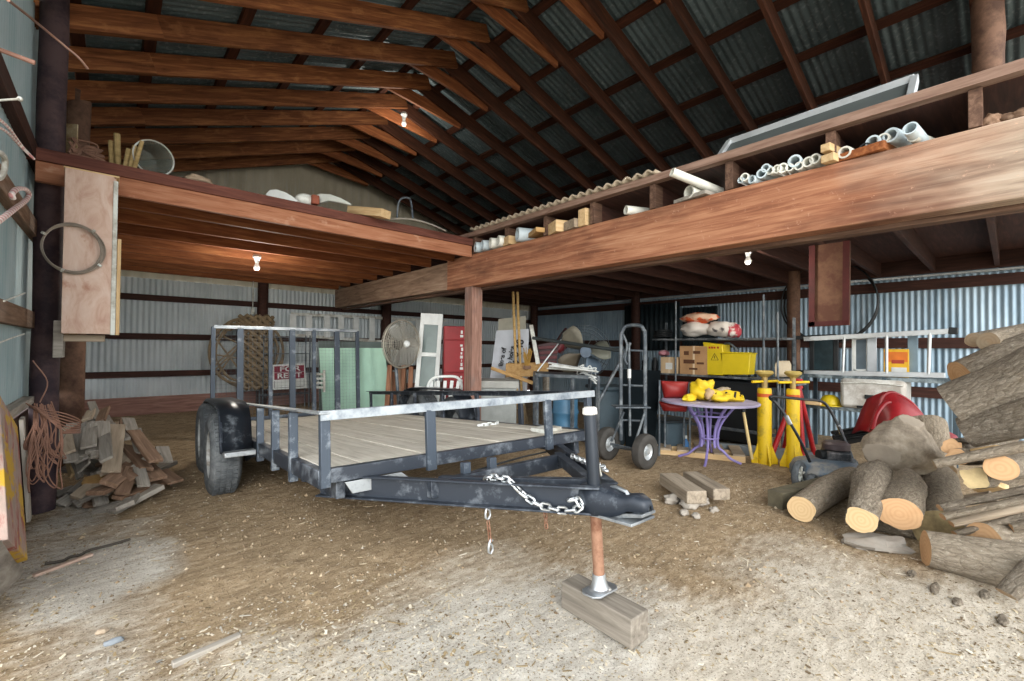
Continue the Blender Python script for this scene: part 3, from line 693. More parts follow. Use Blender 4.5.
# timber block under the jack
fw_ = TM @ FOOT
BD = (at(622, 640, Z=0)-at(561, 603, Z=0)); BD.z = 0; BD.normalize()
bt = plank('timber_block', V((fw_.x, fw_.y, BLK_TOP/2))-BD*.185, V((fw_.x, fw_.y, BLK_TOP/2))+BD*.215, .125, BLK_TOP, wood('weathered_block', [(.25, '#574f46'), (.5, '#776e62'), (.8, '#978d80')]), bevel=.006)
tag(bt, 'short grey timber block under the jack foot of the trailer', 'timber block')
# ------------------------------------------------------------------ by the side wall and on the loft over the trailer
# the plywood box hanging from the rim of the loft
bx = thing('plywood_box', 'tall pale plywood box hanging from the loft rim beside the round pole', 'box', (-.15, 4.47, 1.32))
x0, x1, y0, y1, zb, zt = -.285, -.005, 4.36, 4.6, 1.32, 2.47
o = V((-.15, 4.47, 1.32))
def pt_(mbx, name, mat, bev=.003): return mbx.build(name, mat, bx, bevel=bev)
q = plank('front_panel', V((-.155, y0, zb))-o, V((-.155, y0, zt))-o, .255, .018, PLY, up=(0, -1, 0), parent=bx)
plank('side_panel', V((x1-.02, 4.48, zb))-o, V((x1-.02, 4.48, zt))-o, .2, .018, PLY, up=(1, 0, 0), parent=bx)
plank('side_panel', V((x0+.01, 4.48, zb))-o, V((x0+.01, 4.48, zt))-o, .2, .018, PLY, up=(-1, 0, 0), parent=bx)
tag(plank('corner_strip', V((-.018, y0-.004, zb-.005))-o, V((-.018, y0-.004, zt-.03))-o, .026, .03, OFFW, up=(0, -1, 0), parent=bx), 'white corner strip')
tag(plank('corner_strip', V((.008, y0+.005, zb-.005))-o, V((.008, y0+.005, zt-.45))-o, .022, .03, FRESHW, up=(0, -1, 0), parent=bx), 'bare wood corner strip')
MB().box(V((-.145, 4.48, zb+.012))-o, (.27, .23, .02)).build('bottom_panel', TANW, bx, bevel=.002)
MB().box(V((-.145, 4.48, zt+.006))-o, (.29, .25, .012)).build('top_lip', FRESHW, bx, bevel=.002)
br = thing('bracket', 'small timber bracket under the plywood box against the pole', 'bracket', (-.27, 4.5, 1.2))
MB().bar((-.03, -.08, .08), (-.03, .1, .08), .05, .26).build('arm', GREYW, br, bevel=.004)
MB().box((.1, .02, .09), (.22, .14, .05)).build('ledge', TANW, br, bevel=.004)
MB().box((.02, .02, .135), (.09, .12, .04)).build('wedge', OCHRE, br, bevel=.003)
# coil of wire on the box
mb = MB(); rnd = random.Random(5); cc = at(74, 249, Y=4.34); rx = (at(107, 249, Y=4.34)-at(41, 249, Y=4.34)).length/2; rz_ = .168
for k in range(6):
    a0 = rnd.uniform(0, 6); ex = rnd.uniform(-.012, .006); ez = rnd.uniform(-.012, .008)
    mb.tube([cc+V(((rx-.01+ex)*math.cos(t)+ex*.5, -.008*k*.5+.006*math.sin(2*t+a0)-.008, (rz_+ez)*math.sin(t))) for t in [2*PI*j/48 for j in range(48)]], .0042, 6, True)
wc = mb.build('wire_coil', plain('grey_wire', '#9a8f83', .5, .4, .15)); tag(wc, 'coil of stiff grey wire hung on the plywood box', 'wire coil')
for a in (.9, 2.6, 4.35, 5.6):
    mb = MB().tube([cc+V((rx*math.cos(a), -.03, rz_*math.sin(a))), cc+V((rx*math.cos(a+.09), -.03, rz_*math.sin(a+.09)))], .013, 8)
    tag(mb.xf(Matrix.Translation(-wc.location)).build('binding_tape', OFFW, wc), 'pale tape')
# things hooked on the side wall
def bez(P, n=6):
    P = [V(p) for p in P]
    if len(P) < 3: return P
    Q = [P[0]*2-P[1]]+P+[P[-1]*2-P[-2]]; out = []
    for i in range(1, len(Q)-2):
        for k in range(n):
            t = k/n; a, b, c, d = Q[i-1], Q[i], Q[i+1], Q[i+2]
            out.append(.5*((2*b)+(c-a)*t+(2*a-5*b+4*c-d)*t*t+(3*b-a-3*c+d)*t**3))
    return out+[P[-1]]
def wl(px, py, off=.06): return at(px, py, X=XL+.055+off)
def stripe():
    t = NT('candy_stripe'); v = t.coords((1, 1, 1)); w_ = t.n('ShaderNodeTexWave', wave_type='BANDS', bands_direction='DIAGONAL'); w_.inputs['Scale'].default_value = 9
    t.l(v, w_.inputs['Vector']); c = t.ramp(w_.outputs['Fac'], [(.5, '#e0d3ce'), (.7, '#c98f8c')]); t.col(c); t.b.inputs['Roughness'].default_value = .4; return t.m
CANE = stripe()
def hung(pts, r, label, mat, name, cat, off=.05, n=8): return tag(MB().tube(bez([wl(x, y, off) for x, y in pts]), r, n).build(name, mat), label, cat)
hung([(-10, 227), (4, 217), (17, 207), (26, 200), (29, 194), (25, 189), (17, 189), (12, 194), (13, 198)], .012, 'pink and white candy cane with its hook up, on the side wall girt', CANE, 'candy_cane', 'decoration', .05, 10)
hung([(-8, 178), (0, 178), (4, 171), (5, 160), (1, 153), (-6, 152)], .011, 'white plastic hook at the frame edge above the candy cane', OFFW, 'plastic_hook', 'decoration')
tag(MB().tube(bez([wl(-10, 112), wl(8, 127), wl(22, 146), wl(34, 159, .1)]), .006, 8).tube(bez([wl(-10, 122, .06), wl(8, 133, .06), wl(20, 146, .06), wl(34, 159, .1)]), .006, 8).build('candy_cane', CANE), 'doubled pink and white plastic strip slanting down to the loft rim', 'decoration')
tag(MB().tube([wl(-10, 101, .0), wl(19, 99, .1)], .005, 8).sph(wl(20, 99, .1), .011).build('rod', OFFW), 'thin white rod with a round tip on the side wall', 'rod')
tag(MB().tube([wl(-10, 46, .0), wl(35, 63, .14)], .011, 8).build('rod', wood('dowel', [(.3, '#8a5a48'), (.7, '#b98a76')])), 'short brown rod with a cut end sticking out above the white rod', 'rod')
tag(MB().tube(bez([at(8, 0, D=2.0), at(26, 14, D=2.3), at(48, 32, D=2.6), at(66, 47, D=2.7), at(79, 58, D=2.75), at(88, 69, D=2.8)]), .007, 8).build('rod', plain('copper_tube', '#b58d7c', .4, .3, .15)), 'long bent copper coloured tube crossing in front of the round pole', 'rod')
hung([(4, 301), (15, 297), (25, 293)], .004, 'upper thin white wire over the middle side wall girt', OFFW, 'wire', 'wire')
hung([(-4, 344), (12, 338), (24, 334)], .004, 'lower thin white wire under the middle side wall girt', OFFW, 'wire', 'wire')
# rusty wire bundle on the pole
mb = MB(); rnd = random.Random(11)
c0 = at(40, 410, D=2.88)
for k in range(26):
    a = rnd.uniform(-.05, .09); ln = rnd.uniform(.15, .52); sw = rnd.uniform(-.05, .1)
    P = [c0+V((a*.6, -.03, .04+rnd.uniform(-.02, .02))), c0+V((a+.02, -.06, -ln*.35)), c0+V((a*.8+sw*.4, -.05, -ln*.75)), c0+V((a*.4+sw, -.05, -ln)), c0+V((a*.2+sw*.7-.02, -.07, -ln*.8)), c0+V((a*.5, -.08, -ln*.3))]
    mb.tube(bez(P, 5), .0036, 5)
for k in range(7):
    mb.tube(bez([c0+V((-.06, -.02, .05)), c0+V((.0+k*.01, -.09, .02-k*.015)), c0+V((.12, -.05, -.03-k*.02)), c0+V((.19, .02, -.1-k*.012)), c0+V((.1, -.03, -.16))], 5), .0036, 5)
mb.tube(bez([c0+V((0, -.02, .05)), c0+V((.03, 0, .18)), c0+V((-.04, .02, .32))], 5), .0036, 5)
tag(mb.build('wire_bundle', plain('rusty_wire', '#9c7563', .7, .2, .2)), 'tangled bundle of rusty wire hung on the dark round pole', 'wire bundle')
# old painted board leaning on the side wall
def paintboard():
    t = NT('peeling_painted_board'); v = t.coords((1.2, 5, 5)); f = t.noise(v, 2.2, 7, .7); g = t.noise(t.coords(), 5, 5, .65)
    c = t.ramp(f, [(.3, '#7f776d'), (.48, '#a08a80'), (.58, '#8c463c')])
    c = t.mix(t.ramp(g, [(.49, (0, 0, 0, 1)), (.54, (1, 1, 1, 1))]), c, '#b8932a'); t.col(c); t.b.inputs['Roughness'].default_value = .8; return t.m
o = plank('painted_board', at(13, 552, X=-.33), at(4, 412, X=-.42), .36, .035, paintboard(), up=(1, 0, .15)); 
tag(o, 'old board with peeling yellow and red paint leaning on the side wall', 'board')
o = plank('board', at(29, 520, X=-.40), at(22, 418, X=-.43), .07, .02, GREYW, up=(1, 0, 0)); tag(o, 'narrow grey board standing between the peeling painted board and the pole', 'board')
o = plank('board', at(-16, 575, X=-.33), at(16, 556, X=-.36), .2, .03, GREYW, up=(1, 0, .2)); tag(o, 'short grey board on edge at the foot of the peeling painted board', 'board')
# ---- heap of scrap boards
HG = 'scrap boards in the heap'
HL = 'short weathered scrap board lying in the heap beside the dark pole'
def board(a, b, w, t, mat, D0, D1, up, label=None):
    o = plank('scrap_board', at(*a, D=D0), at(*b, D=D1), w, t, mat, up=up, bevel=.002); tag(o, label or HL, 'board', None if label else HG); return o
LN = V((-.35, -.8, .5))
board((117, 425), (111, 472), .115, .02, TANW, 3.9, 3.42, (.1, -.7, .7), 'wide clean tan board lying down the front of the scrap heap')
board((104, 433), (92, 458), .17, .018, GREYW, 3.9, 3.58, (-.2, -.7, .7), 'broad pale grey board beside the clean tan one on the heap')
board((76, 432), (84, 468), .11, .018, GREYW, 3.7, 3.45, (-.7, -.6, .3), 'dark edged grey board standing steeply at the pole side of the heap')
board((68, 440), (80, 478), .05, .02, GREYW, 3.75, 3.55, (-.6, -.7, .3), 'narrow pale board standing on edge beside the pole')
board((64, 448), (72, 476), .04, .02, FRESHW, 3.75, 3.55, (-.8, -.5, .2), 'thin fresh wood strip upright against the dark pole')
board((133, 431), (156, 461), .1, .025, BROWNW, 4.0, 3.62, (.2, -.6, .75), 'brown board sloping off the tyre side of the heap')
board((162, 447), (166, 462), .1, .02, GREYW, 4.0, 3.85, (.2, -.6, .7), 'small light grey board end sticking out toward the trailer wheel')
board((142, 463), (158, 479), .13, .025, BROWNW, 3.85, 3.65, (.1, -.5, .85), 'square brown offcut at the foot of the heap by the trailer')
board((160, 471), (176, 482), .11, .02, BROWNW, 3.85, 3.68, (0, -.3, 1), 'flat tan offcut lying outermost at the trailer side of the heap')
board((95, 513), (132, 501), .05, .06, GREYW, 3.3, 3.36, (0, -.3, 1), 'grey timber lying across the front foot of the heap')
board((82, 497), (112, 486), .11, .03, GREYW, 3.36, 3.42, (0, -.4, .9), 'pale plank lying crosswise low on the heap')
board((84, 482), (110, 476), .07, .04, OCHRE, 3.45, 3.5, (0, -.5, .9), 'orange cut end board in the middle of the heap')
board((132, 468), (122, 494), .09, .025, BROWNW, 3.6, 3.32, (.2, -.6, .7), 'reddish brown board sloping down the middle of the heap')
board((139, 468), (144, 486), .08, .02, GREYW, 3.6, 3.42, (.2, -.6, .7), 'grey tapered board beside the reddish brown one')
rnd = random.Random(21)
heap = V((-.02, 5.15, 0))
for k in range(26):
    lay = k/26; rad = .5*(1-lay*.65); a = rnd.uniform(0, 2*PI)
    base = on_ground(108, 478); c = V((.08, 5.05, 0))+V((rad*.5*math.cos(a), rad*1.1*math.sin(a), .04+lay*.27))
    c.x = max(c.x, -.2)
    d = V((rnd.uniform(-.6, .6), rnd.uniform(-1, -.3), rnd.uniform(-.35, .05))).normalized()*rnd.uniform(.16, .3)
    o = plank('scrap_board', c-d, c+d, rnd.uniform(.06, .13), rnd.uniform(.018, .04), rnd.choice([GREYW, GREYW, GREYW, BROWNW, TANW]), up=(rnd.uniform(-.4, .4), rnd.uniform(-.6, 0), 1), bevel=.002)
    tag(o, HL, 'board', HG)
for k in range(12):
    a = (58+k*3+rnd.uniform(-3, 3), 486+rnd.uniform(0, 20)); b = (a[0]+rnd.uniform(8, 22), a[1]+rnd.uniform(-12, 4))
    D = 1.25*F/(a[1]+8-347); board(a, b, rnd.uniform(.05, .1), .025, rnd.choice([GREYW, BROWNW, GREYW]), D, D+.08, (0, -.4, 1))
for k in range(12):
    x = 86+k*4.2+rnd.uniform(-4, 4); y = 402+rnd.uniform(0, 30); D = 4.4-.012*(y-402)
    board((x, y), (x+rnd.uniform(-6, 10), y+rnd.uniform(9, 22)), rnd.uniform(.05, .1), .025, rnd.choice([GREYW, BROWNW, GREYW, TANW]), D, D-.25, (rnd.uniform(-.5, .3), -.6, .7))
for k in range(9):
    x = 64+k*5.2+rnd.uniform(-2, 2); y = 410+abs(k-4)*3+rnd.uniform(0, 16); D = 4.0-.012*(y-402)
    board((x, y), (x+rnd.uniform(-9, 5), y+rnd.uniform(20, 36)), rnd.uniform(.07, .13), .022, rnd.choice([GREYW, GREYW, TANW]), D, D-.3, (rnd.uniform(-.5, .2), -.65, .65))
# ---- stored on the loft over the trailer
def stick(a, b, r, mat, label, D, n=10, name='stake', cat='stake'):
    return tag(MB().cyl(at(*a, D=D), at(*b, D=D), r, n=n).build(name, mat), label, cat)
STK = wood('stake_wood', [(.3, '#8f7440'), (.7, '#b99a5e')])
D0 = 3.6
lab = ['thickest round wooden stake standing up on the loft', 'shorter stake just left of the thickest one', 'stake leaning by the clear bucket on the loft', 'shortest stake between the thickest one and the bucket', 'slanted stake touching the clear bucket']
for (a, b, r), l_ in zip([((117, 134), (118, 168), .022), ((111, 141), (112, 166), .019), ((135, 146), (130, 169), .018), ((129, 149), (125, 168), .018), ((142, 141), (134, 170), .015)], lab):
    stick(a, b, r, STK, l_, D0)
bk = thing('bucket', 'clear grey plastic bucket lying on its side on the loft', 'bucket', at(155, 172, D=3.75))
BT = NT('translucent_bucket'); BT.b.inputs['Base Color'].default_value = lin('#8d978f'); BT.b.inputs['Roughness'].default_value = .4; BT.b.inputs['Alpha'].default_value = .42; BT = BT.m
axb = V((-.25, .95, .1)).normalized(); cb = V((0, .0, .135))
cb2 = at(154, 158, D=3.7)-bk.location
MB().lathe([(.135, 0), (.142, .006), (.142, .02), (.134, .024), (.131, .03), (.112, .3), (.0, .3)], cb2, axb, 36).build('shell', BT, bk, solid=.004)
MB().torus(cb2, .139, .006, axb, 40).build('rim', OFFW, bk)
mb = MB(); A = at(60, 124, D=3.3); B = at(70, 157, D=3.45)
mb.prism([(-.045, 0), (.045, 0), (.045, .012), (.02, .02), (0, .05), (-.02, .02), (-.045, .012)], B, (.8, -.6, 0), (.6, .8, 0), .26)
o = mb.build('downspout', worn('tan_painted_metal', '#8a7350', '#b3a58a', (.5, .7), .5, .2, 8)); tag(o, 'short tan length of folded metal trough standing beside the pole', 'metal trough')
mb = MB(); rnd = random.Random(4); c0 = at(84, 154, D=3.5)
for k in range(9):
    mb.tube(bez([c0+V((rnd.uniform(-.09, .12), rnd.uniform(-.03, .03), rnd.uniform(-.06, .1))) for _ in range(5)], 5), rnd.uniform(.007, .014), 6)
tag(mb.build('rag_bundle', plain('pinkish_rag', '#8d6a58', .9, 0, .25, 8)), 'knotted brown rope and rags between the metal trough and the stakes', 'rope')
# rags and a broken white shade further along
def lump(name, c, r, mat, label, cat, seed=1, amp=.35, R=None):
    mb = MB().sph((0, 0, 0), 1, 24, 14)
    mb.v = [V((p.x*r[0], p.y*r[1], p.z*r[2]))*(1+amp*noise.noise(p*1.7+V((seed, 0, 0)))+amp*.4*noise.noise(p*4+V((seed, 3, 0)))) for p in mb.v]
    if R is not None: mb.v = [R @ p for p in mb.v]
    mb.v = [p+V(c) for p in mb.v]; return tag(mb.build(name, mat, smooth=60), label, cat)
lump('rag', at(198, 180, D=3.95), (.11, .07, .035), plain('tan_rag', '#b39d85', .9, 0, .2, 9), 'crumpled tan rag on the edge of the loft', 'rag', 3)
def cutout(pts, D, t): 
    P = [at(x, y, D=D) for x, y in pts]; n_ = -V((FW.x, FW.y, 0)).normalized()*t; k = len(P)
    return MB().add(P+[p-n_ for p in P], [list(range(k)), [k+i for i in range(k)][::-1]]+[[i, (i+1) % k, k+(i+1) % k, k+i] for i in range(k)])
tag(cutout(((265, 199), (266, 193), (270, 189.5), (276, 189), (284, 191.5), (292, 196), (298, 201), (290, 203)), 4.3, .05).build('lamp_shade', WHITE, bevel=.008), 'white rounded plastic shade piece lying on the loft', 'shade')
fb = thing('fan_blade', 'long pale curved blade standing beside a reddish hub on the loft', 'blade', at(312, 200, D=4.5))
mbb = cutout(((311, 203), (313, 196), (320, 193.5), (330, 194), (341, 198), (351, 203.5), (350, 205), (340, 202.5), (328, 200.5), (320, 203)), 4.5, .04); mbb.xf(Matrix.Translation(-fb.location)).build('blade', plain('pale_blade', '#b9bdb6', .5, 0, .12), fb, bevel=.006)
MB().sph(at(306, 200, D=4.45)-fb.location, (.1, .06, .06)).build('wrapping', OFFW, fb)
MB().box(at(315, 200, D=4.45)-fb.location, (.07, .07, .09)).build('hub', plain('hub_red', '#8a4a35', .7, 0, .2), fb, bevel=.01)
o = plank('timber_offcut', at(352, 211, D=4.95), at(386, 214, D=4.7), .14, .085, FRESHW); tag(o, 'pale block of cut timber on the loft edge', 'timber offcut')
wf = MB().tube(bez([at(397, 219, D=5.3), at(398, 206, D=5.3), at(401, 199, D=5.3), (at(408, 198, D=5.35)), at(411, 202, D=5.4), at(413, 220, D=5.4)], 6), .012, 8).build('wire_hoop', GREYM); tag(wf, 'upright grey wire hoop standing on the loft', 'wire hoop')
tag(MB().tube(bez([at(390, 219, D=4.9), at(410, 219, D=4.95), at(430, 224, D=5.1), at(446, 231, D=5.3)], 6), .010, 6).build('hose', plain('grey_hose', '#8f8a80', .7, 0, .1)), 'grey hose lying along the loft edge', 'hose')
# bare lamps
def lamp(p, label, big=1.0):
    l_ = thing('ceiling_lamp', label, 'lamp', p)
    MB().lathe([(0, .055), (.04, .055), (.05, .04), (.05, .02), (.034, .0), (.026, -.03), (.024, -.045), (0, -.045)], (0, 0, 0), (0, 0, 1), 20).build('socket', WHITE, l_)
    MB().lathe([(0, -.04), (.016, -.045), (.022, -.07), (.036, -.1), (.034, -.125), (.02, -.143), (0, -.148)], (0, 0, 0), (0, 0, 1), 18).build('bulb', BULB, l_)
    pd = bpy.data.lights.new('bulb_fill_light', 'POINT'); po = bpy.data.objects.new('bulb_fill_light', pd); COL.objects.link(po); po.parent = l_; po.location = (0, 0, -.3)  # added soft fill light below a bulb that is itself unlit
    pd.energy = 27*big; pd.shadow_soft_size = .14; pd.color = (1, .93, .82)
    return l_
lamp(at(404, 119, Y=6.1)+V((0, 0, .04)), 'white bulb lamp on a rafter near the roof ridge', .6)
MB()
lamp(at(257, 259, Z=2.36), 'white bulb lamp on a joist under the loft over the trailer', 1.3)
lamp(at(748, 252, Z=2.40), 'bulb lamp hanging under the loft above the yellow bucket')
p = at(254, 275, Y=YB-.35); 
tag(MB().tube([V((p.x, YB-.3, 2.42)), V((p.x, YB-.3, 1.9))], .009, 8).box((p.x, YB-.3, 1.86), (.05, .04, .09)).build('pull_cord', OFFW), 'white cord and switch hanging on the back wall post', 'cord')
# ------------------------------------------------------------------ along the back wall
def text_mesh(txt, size, name, mat, parent, M_, depth=.002, bold=0):
    cu = bpy.data.curves.new(name, 'FONT'); cu.body = txt; cu.size = size; cu.align_x = 'CENTER'; cu.align_y = 'CENTER'; cu.extrude = depth; cu.offset = bold
    tmp = bpy.data.objects.new('tmp_text', cu); COL.objects.link(tmp)
    dg = bpy.context.evaluated_depsgraph_get(); me = bpy.data.meshes.new_from_object(tmp.evaluated_get(dg)); me.name = name
    bpy.data.objects.remove(tmp); bpy.data.curves.remove(cu)
    me.materials.clear(); me.materials.append(mat); me.transform(M_)
    ob = bpy.data.objects.new(name, me); COL.objects.link(ob); ob.parent = parent; return ob
def basis(o, ux, uz):
    """matrix: local x along ux, y along uz, z toward the viewer"""
    ux = V(ux).normalized(); uz = V(uz); uz = (uz-ux*uz.dot(ux)).normalized(); n_ = ux.cross(uz)
    M_ = Matrix((ux, uz, n_)).transposed().to_4x4(); M_.translation = V(o); return M_
def panel4(TL, TR_, BR, BL, t=.02):
    """thick board through four corner points"""
    TL, TR_, BR, BL = map(V, (TL, TR_, BR, BL)); n_ = (TR_-BL).cross(TL-BL).normalized()*t
    if n_.dot(EYE-TL) < 0: n_ = -n_
    return MB().add([TL, TR_, BR, BL, TL-n_, TR_-n_, BR-n_, BL-n_], [(0, 1, 2, 3), (7, 6, 5, 4), (0, 4, 5, 1), (1, 5, 6, 2), (2, 6, 7, 3), (3, 7, 4, 0)])
def standing(name, label, cat, c4, D, mat, t=.02, drop=True, group=None, dback=0, bevel=.003):
    """leaning board: four photo corners at a distance; the bottom edge is carried down to the floor"""
    TL, TR_, BR, BL = [at(x, y, D=D+(dback if i < 2 else 0)) for i, (x, y) in enumerate(c4)]
    if drop:
        for tp, bt_ in ((TL, BL), (TR_, BR)):
            d = bt_-tp; k = (gz(bt_.x, bt_.y)+.01-tp.z)/d.z; bt_[:] = tp+d*k
    return tag(panel4(TL, TR_, BR, BL, t).build(name, mat, bevel=bevel), label, cat, group)
# woven net coil on the wall post
nc = thing('net_coil', 'big round coil of tan netting and rope hung on the back wall post', 'net', at(249, 385, Y=9.0))
cN = at(248, 352, Y=9.02)-nc.location; RN = .56; mb = MB(); rnd = random.Random(2)
for k in range(5):
    e = rnd.uniform(-.05, .05); mb.tube([cN+V(((RN*.95+e)*math.cos(t), .03*math.sin(3*t+k), (RN+e)*math.sin(t)+.02*math.sin(5*t+k))) for t in [2*PI*j/44 for j in range(44)]], .020, 6, True)
mb.build('hoop', STRAW, nc)
mb = MB(); WN = .27; cx = .12
for s in (-1, 1):
    for k in range(-9, 10):
        a = []
        for j in range(9):
            u = -1+2*j/8; z = k*.13+s*u*.25
            if abs(z) < .66: a.append(cN+V((cx+u*WN, -.12*(1-u*u)-.02+.015*s, z)))
        if len(a) > 2: mb.tube(a, .036, 6)
mb.build('net_band', STRAW, nc)
mb = MB()
for k in range(14):
    a = rnd.uniform(.6, 2.4); P = [cN+V((RN*.9*math.cos(a+j*.16)+rnd.uniform(-.04, .04), rnd.uniform(-.1, 0), RN*(.9+rnd.uniform(-.1, .14))*math.sin(a+j*.16))) for j in range(5)]
    mb.tube(bez(P, 4), .016, 6)
for k in range(6):
    a = rnd.uniform(2.5, 3.9); mb.tube([cN+V((RN*math.cos(a), 0, RN*math.sin(a))), cN+V((cx-WN*.9, -.05, rnd.uniform(-.4, .4)))], .016, 6)
mb.build('loose_rope', STRAW, nc)
# wire rack with the rental sign
wr = thing('wire_rack', 'tall grey wire rack standing behind the rental sign', 'rack', at(284, 404, Y=8.95)); wr.location.z = gz(1.5, 8.9)
o = V(wr.location); mb = MB(); xa, xb = at(262, 360, Y=8.95).x, at(308, 360, Y=8.95).x; zt = at(285, 335, Y=8.95).z
for x in (xa, xb):
    for y in (8.85, 9.1): MB().cyl(V((x, y, o.z))-o, V((x, y, zt))-o, .012, n=8).build('leg', GREYM, wr)
for z in (.35, .75, 1.1, 1.4):
    mb = MB()
    for y in (8.85, 9.1): mb.tube([V((xa, y, z))-o, V((xb, y, z))-o], .009, 6)
    for i in range(9): x = xa+(xb-xa)*i/8; mb.tube([V((x, 8.85, z))-o, V((x, 9.1, z))-o], .006, 6)
    mb.build('shelf', GREYM, wr)
sg = thing('rental_sign', 'white and maroon sign reading FOR RENT leaning on the wire rack', 'sign', at(290, 389, Y=8.7))
TL, TR_, BR, BL = [at(x, y, Y=8.7)-sg.location for x, y in ((272, 365), (304.5, 363), (307, 388), (273, 390))]
panel4(TL, TR_, BR, BL, .008).build('board', WHITE, sg)
ux = (TR_-TL+BR-BL)/2; uz = (TL-BL+TR_-BR)/2; wS, hS = ux.length, uz.length; Mb = basis((TL+TR_+BL+BR)/4, ux, uz)
def onsign(u, v, lift=.004): return Mb @ V((u*wS/2, v*hS/2, lift))
def srect(u0, u1, v0, v1, lift=.002): return MB().add([onsign(u0, v0, lift), onsign(u1, v0, lift), onsign(u1, v1, lift), onsign(u0, v1, lift)], [(0, 1, 2, 3)])
srect(-.9, .9, .36, .86).build('maroon_band', MAROON, sg); srect(-.9, .9, -.2, .34).build('maroon_band', MAROON, sg)
text_mesh('FOR', hS*.27, 'lettering', WHITE, sg, Matrix.Translation(onsign(.03, .6, 0)-Mb.translation) @ Mb @ Matrix.Translation((0, 0, .004)) @ Matrix.Diagonal((1.5, 1, 1, 1)), bold=.002)
text_mesh('RENT', hS*.27, 'lettering', WHITE, sg, Matrix.Translation(onsign(0, .07, 0)-Mb.translation) @ Mb @ Matrix.Translation((0, 0, .004)) @ Matrix.Diagonal((1.35, 1, 1, 1)), bold=.002)
mb = MB()
for a in ((-.9, .9, -.86, -.83), (-.9, -.87, -.86, -.3), (.87, .9, -.86, -.3)): mb.v and None; q = srect(*a); mb.add(q.v, q.f)
mb.build('border_line', INK, sg)
# long white frame with openings on the wall
wfm = thing('openwork_panel', 'long white wooden frame with a row of openings hung on the back wall', 'wooden frame', at(345, 343, Y=9.33))
o = V(wfm.location)
def P9(x, y): return at(x, y, Y=9.33)-o
MB().bar(P9(291, 314), P9(446, 321), .03, .06).build('top_rail', OFFW, wfm, bevel=.004)
MB().bar(P9(291, 335), P9(446, 346), .03, .06).build('bottom_rail', OFFW, wfm, bevel=.004)
for x in (293, 309, 327, 341, 356, 372, 386, 402, 418, 433):
    yt = 314+(x-291)*.045; yb = 335+(x-291)*.071; MB().bar(P9(x, yb), P9(x, yt), .12, .035, up=(0, -1, 0)).build('slat', WHITE, wfm, bevel=.004)
standing('board', 'dark grey board standing behind the mint green one', 'board', ((318, 341), (386, 342), (392, 405), (319, 405)), 7.4, plain('dark_board', '#5a6664', .8, 0, .12, 3))
standing('board', 'large mint green sheet standing on edge behind the trailer gate', 'board', ((319, 348), (384, 348), (392, 405), (322, 405)), 7.15, MINT)
sv = thing('slatted_vent', 'small white louvred panel beside the mint green sheet', 'vent', at(319, 390, D=6.9)); o = V(sv.location)
for k in range(4):
    y = 374+k*4.4; MB().bar(at(313.5, y, D=6.9)-o, at(324, y+.3, D=6.9)-o, .03, .034).build('slat', OFFW, sv, bevel=.003)
MB().bar(at(313, 392, D=6.9)-o, at(313, 370, D=6.9)-o, .03, .03).bar(at(324, 392, D=6.9)-o, at(324, 370, D=6.9)-o, .03, .03).build('frame', OFFW, sv)
# drum fan
def fan():
    D = 6.4; c = at(402, 344, D=D); base = V((c.x, c.y, gz(c.x, c.y)))
    f = thing('pedestal_fan', 'large round pedestal fan with a wire cage beside the white door', 'fan', base); cc = c-base; R_ = .34
    ax = V((-.28, -.93, .05)).normalized(); ang = math.radians(44)
    ax = (Matrix.Rotation(ang, 3, 'Z') @ (EYE-c).normalized()); ax.z *= .3; ax.normalize()
    u = ax.orthogonal().normalized(); w_ = ax.cross(u)
    def q(r, t, z): return cc+ax*z+(u*math.cos(t)+w_*math.sin(t))*r
    mb = MB()
    for s in (-1, 1):
        for k in range(11): r = .06+k*(R_-.06)/10; mb.torus(cc+ax*s*(.09-.05*(r/R_)**2), r, .0028, ax, 40, 5)
        for k in range(40): t = 2*PI*k/40; mb.tube([q(.05, t, s*.09), q(R_*.6, t, s*.072), q(R_, t, s*.04)], .0022, 4)
    mb.torus(cc, R_+.003, .012, ax, 48, 8)
    mb.build('cage', plain('cage_wire', '#aaa598', .5, .4, .1), f)
    bl = MB()
    for k in range(3):
        t0 = 2*PI*k/3+.4; rows = []
        for i in range(7):
            r = .06+i*.26/6; hw = .28+.5*math.sin(PI*min(1, (i+1.2)/7.5)); rows.append([q(r, t0+hw*(j/4-.5), .035-.07*j/4) for j in range(5)])
        b = MB().surf(rows); b.build('blade', plain('fan_blade_grey', '#9a9c98', .5, .2, .1), f, solid=.004, smooth=60)
    MB().sph(cc+ax*.095, (.05, .05, .05)).build('hub', WHITE, f)
    MB().cyl(cc-ax*.22, cc-ax*.06, .085, n=20).build('motor', BLACK, f)
    MB().cyl((0, 0, .03), cc-ax*.15+V((0, 0, -.08)), .024).build('pole', GREYM, f)
    MB().lathe([(0, .05), (.05, .05), (.24, .02), (.26, 0), (0, 0)], (0, 0, 0), n=28).build('base', BLACK, f)
fan()
rnd = random.Random(8)
for k in range(7):
    x = 388+k*3.6; tp = 366+rnd.uniform(-3, 6); a = at(x+rnd.uniform(-2, 2), tp, D=6.9+.1*(k % 3)); b = at(x+rnd.uniform(-3, 3), 404, D=6.7+.1*(k % 3)); b.z = gz(b.x, b.y)+.02
    o = plank('fence_picket', b, a, .07, .03, BROWNW if k % 2 else wood('red_picket%d' % k, [(.3, '#7a4a33'), (.7, '#a8714f')]), up=(-.6, -.7, .2)); tag(o, 'rough brown picket in the bundle leaning under the wire cage fan', 'picket', 'pickets under the fan')
